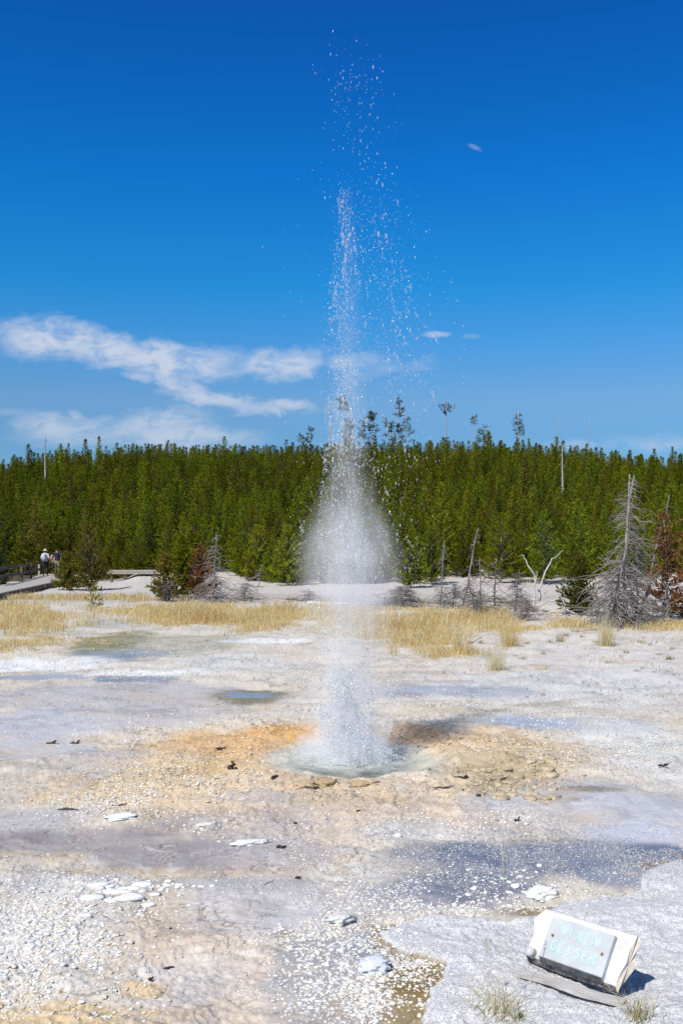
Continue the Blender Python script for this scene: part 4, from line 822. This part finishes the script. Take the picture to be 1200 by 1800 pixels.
# ------------------------------------------------------------------ boardwalk and people
DZ = .30
def build_boardwalk():
    def quad_deck(root, A, B, C, D, z, n, th=.05):
        """planks laid from edge AB to edge DC"""
        A, B, C, D = map(np.array, (A, B, C, D)); mb = MB()
        for i in range(n):
            s, e = i/n+.0012, (i+1)/n-.0012; q = [A+(D-A)*s, B+(C-B)*s, B+(C-B)*e, A+(D-A)*e]; zz = z+.003*((i*7) % 3)
            mb.add([(*c, zz) for c in q]+[(*c, zz-th) for c in q], [(0,1,2,3),(7,6,5,4),(0,4,5,1),(1,5,6,2),(2,6,7,3),(3,7,4,0)])
        return mb.build('deck', M_DECK, root, False)
    root = thing('boardwalk', 'grey plank boardwalk coming in from the left with a dark timber rail', 'boardwalk', (0, 0, 0))
    A, B, C, D = (-13.2, 35.5), (-14.7, 35.5), (-21.2, 69), (-16.8, 69); E2 = (-15.5, 54)
    quad_deck(root, (-13.3, 36), (-15.6, 36), (-16.9, 52), (-15.2, 52), DZ, 70); quad_deck(root, (-15.2, 52.02), (-16.9, 52.02), (-20.6, 69), (-17.0, 69), DZ, 76)
    mb = MB()
    for (p, q) in (((-13.3, 36), (-15.2, 52)), ((-15.2, 52), (-17.0, 69)), ((-15.6, 36), (-16.9, 52)), ((-16.9, 52), (-20.6, 69))):
        p, q = np.array(p), np.array(q); d = q-p; l = np.linalg.norm(d); c = (p+q)/2; mb.box((c[0], c[1], DZ-.155), (l, .06, .2), rot3('z', math.atan2(d[1], d[0])))
    mb.build('beam', M_RAIL, root, False)
    for i, y in enumerate((44, 50, 54.5, 60)):
        x = np.interp(y, (36, 52, 69), (-13.3, -15.2, -17.0))+.0; s = MB(); s.box((x+.07, y, DZ/2-.1), (.12, .14, DZ+.2)); s.build('support', M_DECK if i == 2 else M_RAIL, root, False)
    P = [np.array((np.interp(y, (36, 52, 69), (-15.6, -16.9, -20.6))+.1, y)) for y in (47.5, 53, 58.5, 64)]
    for i, p in enumerate(P):
        s = MB(); s.box((*p, DZ+.42), (.11, .11, .86)); s.build('post', M_DECK if i in (0, 3) else M_RAIL, root, False)
        if i < 3:
            s = MB(); q = p+(P[i+1]-p)*.35; s.tube([(q[0]-.35, q[1], DZ-.02), (p[0]*.4+q[0]*.6, q[1]-.5, DZ+.45)], .04, 4); s.build('brace', M_RAIL, root, False)
    for z in (.82, .42):
        s = MB(); d = P[-1]-P[0]; l = np.linalg.norm(d); c = (P[0]+P[-1])/2; s.box((c[0]+.09, c[1], DZ+z), (l+.2, .05, .15), rot3('z', math.atan2(d[1], d[0]))); s.build('rail', M_RAIL, root, False)
    for (label, p0, p1, dist, z) in (('low pale boardwalk section crossing the sand right of the bronze pine', 192, 282, 60, .72), ('pale boardwalk section behind the rail at far left', -40, 52, 70, .75)):
        r2 = thing('boardwalk', label, 'boardwalk', (0, 0, 0)); x0, x1 = (p0-600)/F*dist, (p1-600)/F*dist; mb = MB(); n = 22
        for i in range(n):
            a, b = x0+(x1-x0)*i/n+.01, x0+(x1-x0)*(i+1)/n-.01; mb.box(((a+b)/2, dist, z), (b-a, 1.5, .06))
        mb.build('deck', M_DECK, r2, False); mb = MB(); mb.box(((x0+x1)/2, dist-.7, z-.11), (x1-x0, .08, .15)); mb.build('beam', M_DRIFT, r2, False)
        for x in np.linspace(x0+.3, x1-.3, 4): mb = MB(); mb.box((x, dist-.6, z/2-.05), (.14, .14, z)); mb.build('support', M_RAIL, r2, False)
build_boardwalk()
def skin(name, J, Eg, R, levels=2):
    """one continuous surface grown over a skeleton"""
    me = bpy.data.meshes.new(name); me.from_pydata([tuple(j) for j in J], Eg, []); o = bpy.data.objects.new(name, me); COL.objects.link(o)
    s = o.modifiers.new('s', 'SKIN'); s.use_smooth_shade = True
    for sv_, r in zip(me.skin_vertices[0].data, R): sv_.radius = (r if isinstance(r, tuple) else (r, r)); sv_.use_root = False
    me.skin_vertices[0].data[0].use_root = True; b = o.modifiers.new('b', 'SUBSURF'); b.levels = b.render_levels = levels
    dg = bpy.context.evaluated_depsgraph_get(); m2 = bpy.data.meshes.new_from_object(o.evaluated_get(dg)); bpy.data.objects.remove(o); m2.polygons.foreach_set('use_smooth', [True]*len(m2.polygons)); return m2
M_SKIN = simple('skin', (.48,.29,.20), (.56,.35,.25), 20, .6); M_NAVY = simple('navy_cloth', (.012,.014,.03), (.025,.028,.05), 20); M_KHAKI = simple('khaki_cloth', (.36,.29,.19), (.44,.36,.25), 20); M_WHITE = simple('white_cloth', (.62,.60,.62), (.72,.70,.72), 20); M_BLACK = simple('black_cloth', (.010,.010,.012), (.022,.022,.026), 20); M_HAIR = simple('dark_hair', (.03,.02,.015), (.07,.05,.035), 40); M_STRAW = simple('straw_hat', (.50,.40,.24), (.62,.52,.34), 40); M_PACK = simple('grey_pack_cloth', (.38,.38,.42), (.50,.50,.54), 20); M_PINK = simple('pink_cloth', (.62,.36,.28), (.70,.44,.35), 20)
def person(label, px, dist, h, rz, top_m, leg_m, shorts, stride, hat, arm=0., hairlen=.0):
    x = (px-600)/F*dist; r = thing('person', label, 'person', (x, dist, DZ+.01), rz); k = h/1.75
    J = [(0,0,.93),(0,.0,1.10),(0,.01,1.28),(0,.0,1.43),(0,.01,1.52),(0,.02,1.63),(0,.025,1.71)]; Rr = [(.15,.11),(.135,.095),(.165,.105),(.13,.085),(.055,.055),(.078,.092),(.06,.07)]; Eg = [(i, i+1) for i in range(6)]
    for s in (-1, 1):
        b = len(J); f = stride*s; J += [(s*.10,0,.86),(s*.11,.10*f+.03,.50),(s*.11,.10*f-.05*abs(f)+.0,.09),(s*.115,.10*f+.11,.035)]; Rr += [.095, .058, .042, (.045,.032)]; Eg += [(0, b), (b, b+1), (b+1, b+2), (b+2, b+3)]
        b = len(J); J += [(s*.19,0,1.42),(s*.25,-.03,1.15),(s*.26,.06+arm*.12,.93+arm*.16),(s*.255,.10+arm*.16,.85+arm*.2)]; Rr += [.058, .043, .033, (.028,.018)]; Eg += [(3, b), (b, b+1), (b+1, b+2), (b+2, b+3)]
        hb = b+3; hx, hy, hz = J[hb]
        for q in range(5):
            b = len(J); o1 = (-.03+.015*q)
            if q == 4: J += [(hx-s*.03, hy+.02, hz-.03), (hx-s*.035, hy+.035, hz-.06)]
            else: J += [(hx, hy+o1, hz-.045), (hx-s*.012, hy+o1+.008, hz-.075-.01*(q in (1, 2)))]
            Rr += [.010, .007]; Eg += [(hb, b), (b, b+1)]
    J = [tuple(c*k for c in j) for j in J]; Rr = [tuple(c*k for c in q) if isinstance(q, tuple) else q*k for q in Rr]; me = skin('body', J, Eg, Rr)
    n = len(me.vertices); V = np.empty(n*3); me.vertices.foreach_get('co', V); V = V.reshape(-1, 3)/k
    # face: nose, brow hollow
    hd = V[:, 2] > 1.5; nose = np.exp(-((V[:, 0]/.016)**2+((V[:, 2]-1.625)/.025)**2))*(V[:, 1] > .05)*hd; V[:, 1] += .02*nose
    me.vertices.foreach_set('co', (V*k).ravel()); link('body', me, M_SKIN, r)
    def shell(nm, keep, off, m):
        import bmesh
        bm = bmesh.new(); bm.from_mesh(me)
        bmesh.ops.delete(bm, geom=[f for f in bm.faces if not keep(f.calc_center_median()/k)], context='FACES')
        left = set(bm.faces); best = []
        while left:
            st = [left.pop()]; isl = list(st)
            while st:
                for e_ in st.pop().edges:
                    for g_ in e_.link_faces:
                        if g_ in left: left.discard(g_); st.append(g_); isl.append(g_)
            if len(isl) > len(best): best = isl
        bs = set(best); bmesh.ops.delete(bm, geom=[f for f in bm.faces if f not in bs], context='FACES'); bm.normal_update()
        for q in bm.verts: q.co += q.normal*off
        m2 = bpy.data.meshes.new(nm); bm.to_mesh(m2); bm.free(); link(nm, m2, m, r)
    tors = lambda c: .95 < c.z < 1.49 and (abs(c.x) < .21 or c.z > 1.18)
    shell('shirt', tors, .014*k, top_m); shell('shorts' if shorts else 'trousers', lambda c: (.52 if shorts else .10) < c.z < .99 and abs(c.x) < .205, .012*k, leg_m); shell('shoe', lambda c: c.z < .085 and c.x < 0, .010*k, M_BLACK); shell('shoe', lambda c: c.z < .085 and c.x > 0, .010*k, M_BLACK)
    shell('hair', lambda c: c.z > 1.58-hairlen and (c.y < .045 or c.z > 1.70) and abs(c.x) < .12 and (c.z > 1.57 or c.y < .0), .012*k, M_HAIR)
    for s in (-1, 1): e = MB(); e.tube([(s*.082*k, .02*k, 1.59*k), (s*.092*k, .015*k, 1.625*k), (s*.085*k, .015*k, 1.655*k)], [.008, .014, .009], 6); e.build('ear', M_SKIN, r)
    if hat:
        mb = MB(); q = np.linspace(0, 2*math.pi, 24, endpoint=False); V = []; prof = [(.19, 1.66), (.185, 1.675), (.105, 1.685), (.10, 1.74), (.085, 1.785), (.03, 1.80)]
        for (rr, z) in prof: V += [(rr*.95*k*math.cos(a), (rr*k*math.sin(a)+.02*k), z*k) for a in q]
        mb.add(V, [(i*24+j, i*24+(j+1) % 24, (i+1)*24+(j+1) % 24, (i+1)*24+j) for i in range(len(prof)-1) for j in range(24)]+[tuple(range(24*(len(prof)-1), 24*len(prof)))]); mb.build('hat', M_STRAW, r)
    return r
pw = person('person in a straw hat and white shirt walking away along the boardwalk rail', 80, 64.5, 1.68, .05, M_WHITE, M_BLACK, False, .9, True, .3)
person('person in a navy shirt and khaki shorts standing on the boardwalk, seen from behind', 100.5, 65, 1.74, 0, M_NAVY, M_KHAKI, True, .3, False)
person('person in a pink top and dark trousers half hidden behind the navy shirt', 96, 66.4, 1.55, .15, M_PINK, M_NAVY, False, .4, False, .2, .06)
def backpack():
    import bmesh
    x = (79-600)/F*64.5; r = thing('backpack', 'pale grey backpack worn by the person in the straw hat', 'backpack', (x, 64.5-.17, DZ+1.20)); bm = bmesh.new(); bmesh.ops.create_cube(bm, size=1)
    for v in bm.verts: v.co = Vector((v.co.x*.30*(1-.15*(v.co.z > 0)), v.co.y*.16, v.co.z*.44))
    bmesh.ops.bevel(bm, geom=bm.edges[:], offset=.05, segments=3, affect='EDGES'); me = bpy.data.meshes.new('bag'); bm.to_mesh(me); bm.free(); me.polygons.foreach_set('use_smooth', [True]*len(me.polygons)); link('bag', me, M_PACK, r)
    bm = bmesh.new(); bmesh.ops.create_cube(bm, size=1)
    for v in bm.verts: v.co = Vector((v.co.x*.22, v.co.y*.06-.10, v.co.z*.18-.09))
    bmesh.ops.bevel(bm, geom=bm.edges[:], offset=.022, segments=2, affect='EDGES'); me = bpy.data.meshes.new('pocket'); bm.to_mesh(me); bm.free(); link('pocket', me, M_PACK, r)
    for s in (-1, 1):
        mb = MB(); mb.tube([(s*.10, .05, .18), (s*.12, .17, .24), (s*.13, .30, .16), (s*.14, .28, -.05), (s*.14, .08, -.17)], .018, 5); mb.build('strap', M_BLACK, r)
backpack()
mb = MB(); mb.tube([(0, 0, -.1), (0.02, 0, .3), (-.02, .02, .62), (.03, 0, .84)], [.19, .15, .16, .12], 9); tag(mb.build('stump', M_RAIL, None, True, gpt(48, 70)+np.array((0, 0, .3))), 'dark upright stump behind the boardwalk rail', 'stump')

# ------------------------------------------------------------------ the geyser
def build_geyser():
    rs = np.random.default_rng(9); root = thing('geyser', 'tall white geyser eruption of spray and mist rising from the pool', 'geyser', VENT); k = VENT[1]/F; zero = np.array((VENT[0], VENT[1], 0))
    def row(y0, y1, c0, c1, s0, s1, n, r0, r1, p=1.):
        t = rs.random(n)**p; y = y0+(y1-y0)*t; c = c0+(c1-c0)*t; s = s0+(s1-s0)*t
        P = np.c_[(c+s*rs.normal(size=n)-600)*k, VENT[1]+s*k*rs.normal(size=n), EYE+(960-y)*k]-zero
        return P, .78*r0*np.exp(rs.normal(size=n)*.45)*(1+(r1-1)*(rs.random(n) < .08))
    jets = [(75,200,622,625,30,32,34,.0040,1.5),(110,345,622,640,24,38,240,.0030,1.6),(335,500,605,605,6,15,520,.0021,1.4),(345,500,655,675,36,34,620,.0024,1.6),(500,650,605,605,15,17,950,.0021,1.4),(480,680,675,700,34,44,650,.0024,1.5),(650,800,605,604,17,22,1050,.0022,1.4),(650,820,690,705,36,40,380,.0025,1.5),
            (780,950,603,603,20,34,1250,.0025,1.6),(800,1040,685,700,34,34,420,.0032,1.8),(930,1075,605,608,38,27,950,.0026,1.6),(1060,1210,610,612,38,42,1500,.0024,1.5),(500,1000,600,600,55,70,420,.0023,1.4),(480,700,790,820,14,18,34,.0031,1.3),(300,900,610,610,60,95,220,.0022,1.5)]
    sp = [(1180,1345,606,612,44,42,1000,.0032,1.7),(1270,1350,612,616,46,48,1700,.0036,1.6),(1300,1352,612,616,62,85,900,.0034,1.5)]
    def strands(rows):
        # ropes of water: drops strung along short rising or falling lines
        out = []
        for (y0, y1, c0, c1, s0, s1, ns) in rows:
            for _ in range(ns):
                t = rs.random(); y = y0+(y1-y0)*t; c = c0+(c1-c0)*t+(s0+(s1-s0)*t)*rs.normal(); m = rs.integers(8, 26); ln = rs.uniform(14, 60); q = np.sort(rs.random(m)); sl = (c-605)*.004*rs.uniform(0, 1.5)
                yy = y+ln*(q-.5); xx = c+sl*ln*(q-.5)+rs.normal(size=m)*1.4; P = np.c_[(xx-600)*k, VENT[1]+rs.normal()*.10+rs.normal(size=m)*.008, EYE+(960-yy)*k]-zero
                out.append((P, .0026*np.exp(rs.normal(size=m)*.4)))
        return out
    ropes = strands([(340,640,605,605,7,15,45),(640,960,605,603,14,30,110),(930,1080,604,606,34,40,70),(1060,1210,610,610,30,36,40),(420,760,670,700,28,34,28)])
    def bursts(nj):
        out = []
        for _ in range(nj):
            a = rs.uniform(0, 6.28); hz = .08+.88*rs.random()**1.9; rch = rs.uniform(.05, .46)*(.5+.6*(hz < .4)); m = int(40+90*hz); t = rs.random(m)**.8*rs.uniform(.55, .95); o = rs.normal(size=2)*.16
            x = o[0]+math.cos(a)*rch*t; y = o[1]+math.sin(a)*rch*t; z = 4*hz*t*(1-t)+.0; sg = .008+.03*t
            P = np.c_[x+sg*rs.normal(size=m), y+sg*rs.normal(size=m), np.maximum(z+sg*rs.normal(size=m), .002)]; out.append((P, .0044*np.exp(rs.normal(size=m)*.5)*(1.3-.7*t)))
        return out
    crown_ = bursts(125)
    m, n, out = mat('spray_drops'); d = n.new('ShaderNodeBsdfDiffuse'); d.inputs[0].default_value = (.93,.95,.97,1); tr = n.new('ShaderNodeBsdfTranslucent'); tr.inputs[0].default_value = (.93,.95,.97,1); ms = n.new('ShaderNodeMixShader'); ms.inputs[0].default_value = .5; gl = n.new('ShaderNodeBsdfGlossy'); gl.inputs['Roughness'].default_value = .12; m2 = n.new('ShaderNodeMixShader'); m2.inputs[0].default_value = .12
    n.l.new(d.outputs[0], ms.inputs[1]); n.l.new(tr.outputs[0], ms.inputs[2]); n.l.new(ms.outputs[0], m2.inputs[1]); n.l.new(gl.outputs[0], m2.inputs[2]); tp = n.new('ShaderNodeBsdfTransparent'); m3 = n.new('ShaderNodeMixShader'); m3.inputs[0].default_value = .58; n.l.new(m2.outputs[0], m3.inputs[1]); n.l.new(tp.outputs[0], m3.inputs[2]); n.l.new(m3.outputs[0], out.inputs[0])
    ma = m; m_sp = m.copy(); m_sp.name = 'splash_drops'; [q for q in m_sp.node_tree.nodes if q.type == 'MIX_SHADER'][-1].inputs[0].default_value = .5
    proto = [ico(1)]
    for nm, rows, more, st in (('spray', jets, ropes, 2.4), ('splash', sp, crown_, 1.15)):
        P, R = map(np.concatenate, zip(*([row(*q) for q in rows]+more))); q = P[:, 2] > .0; P, R = P[q], R[q]
        V, Fc, _ = spread(P, np.c_[R, R, R*st], proto); o = link(nm, np_mesh(nm, V, Fc), ma if nm == 'spray' else m_sp, root); o['kind'] = 'stuff'
    # mist: one lathe-shaped volume, density by height and radius
    tab = [(0,.46,3.4),(.15,.40,3.6),(.32,.34,2.4),(.6,.32,1.3),(.9,.31,1.05),(1.2,.32,1.15),(1.5,.35,1.35),(1.75,.41,1.5),(2.1,.44,1.5),(2.4,.38,1.35),(2.7,.25,1.1),(3.1,.18,.9),(3.6,.15,.62),(4.2,.13,.40),(4.9,.11,.30),(5.5,.08,.25),(5.95,.035,.1)]  # height, radius, density per metre
    zs = np.linspace(0.0, 5.95, 60); rad = np.interp(zs, [q[0] for q in tab], [q[1] for q in tab])*1.75; na = 28; V = []
    for z, r in zip(zs, rad): V += [(r*math.cos(a), r*math.sin(a), z+.02) for a in np.linspace(0, 2*math.pi, na, endpoint=False)]
    Fc = [(i*na+j, i*na+(j+1) % na, (i+1)*na+(j+1) % na, (i+1)*na+j) for i in range(len(zs)-1) for j in range(na)]; mb = MB(); mb.add(V, Fc+[tuple(range(na))[::-1], tuple(range((len(zs)-1)*na, len(zs)*na))])
    m, n, out = mat('mist'); t = n.new('ShaderNodeTexCoord'); s = n.new('ShaderNodeSeparateXYZ'); n.l.new(t.outputs['Object'], s.inputs[0]); zn = n.m('DIVIDE', s.outputs[2], 6.)
    def curve(vals, mx):
        c = n.new('ShaderNodeFloatCurve'); cv = c.mapping.curves[0]; pts = [(q[0]/6., v/mx) for q, v in zip(tab, vals)]
        while len(cv.points) < len(pts): cv.points.new(.5, .5)
        for p, (a, b) in zip(cv.points, pts): p.location = (a, b); p.handle_type = 'VECTOR'
        c.mapping.update(); n.put(c.inputs['Value'], zn); return n.m('MULTIPLY', c.outputs[0], mx)
    r = n.m('SQRT', n.m('ADD', n.m('MULTIPLY', s.outputs[0], s.outputs[0]), n.m('MULTIPLY', s.outputs[1], s.outputs[1]))); rr = n.m('DIVIDE', r, curve([q[1] for q in tab], 1.))
    mp = n.new('ShaderNodeMapping'); mp.inputs['Scale'].default_value = (1, 1, .35); n.l.new(t.outputs['Object'], mp.inputs[0]); nz = n.noise(mp.outputs[0], 3.2, 4, .6, .5); nz2 = n.smooth(n.noise(mp.outputs[0], 9, 3, .6), .33, .67, .35, 1.6)
    rr = n.m('ADD', rr, n.m('MULTIPLY_ADD', nz, 1.5, -.75)); fall = n.smooth(rr, 1.55, .1); de = n.m('MULTIPLY', n.m('MULTIPLY', fall, nz2), curve([q[2] for q in tab], 4.))
    vs = n.new('ShaderNodeVolumePrincipled'); vs.inputs['Color'].default_value = (.98,.985,1,1); vs.inputs['Anisotropy'].default_value = -.28; n.put(vs.inputs['Density'], de); n.l.new(vs.outputs[0], out.inputs['Volume'])
    o = mb.build('mist', m, root); o['kind'] = 'stuff'
build_geyser()
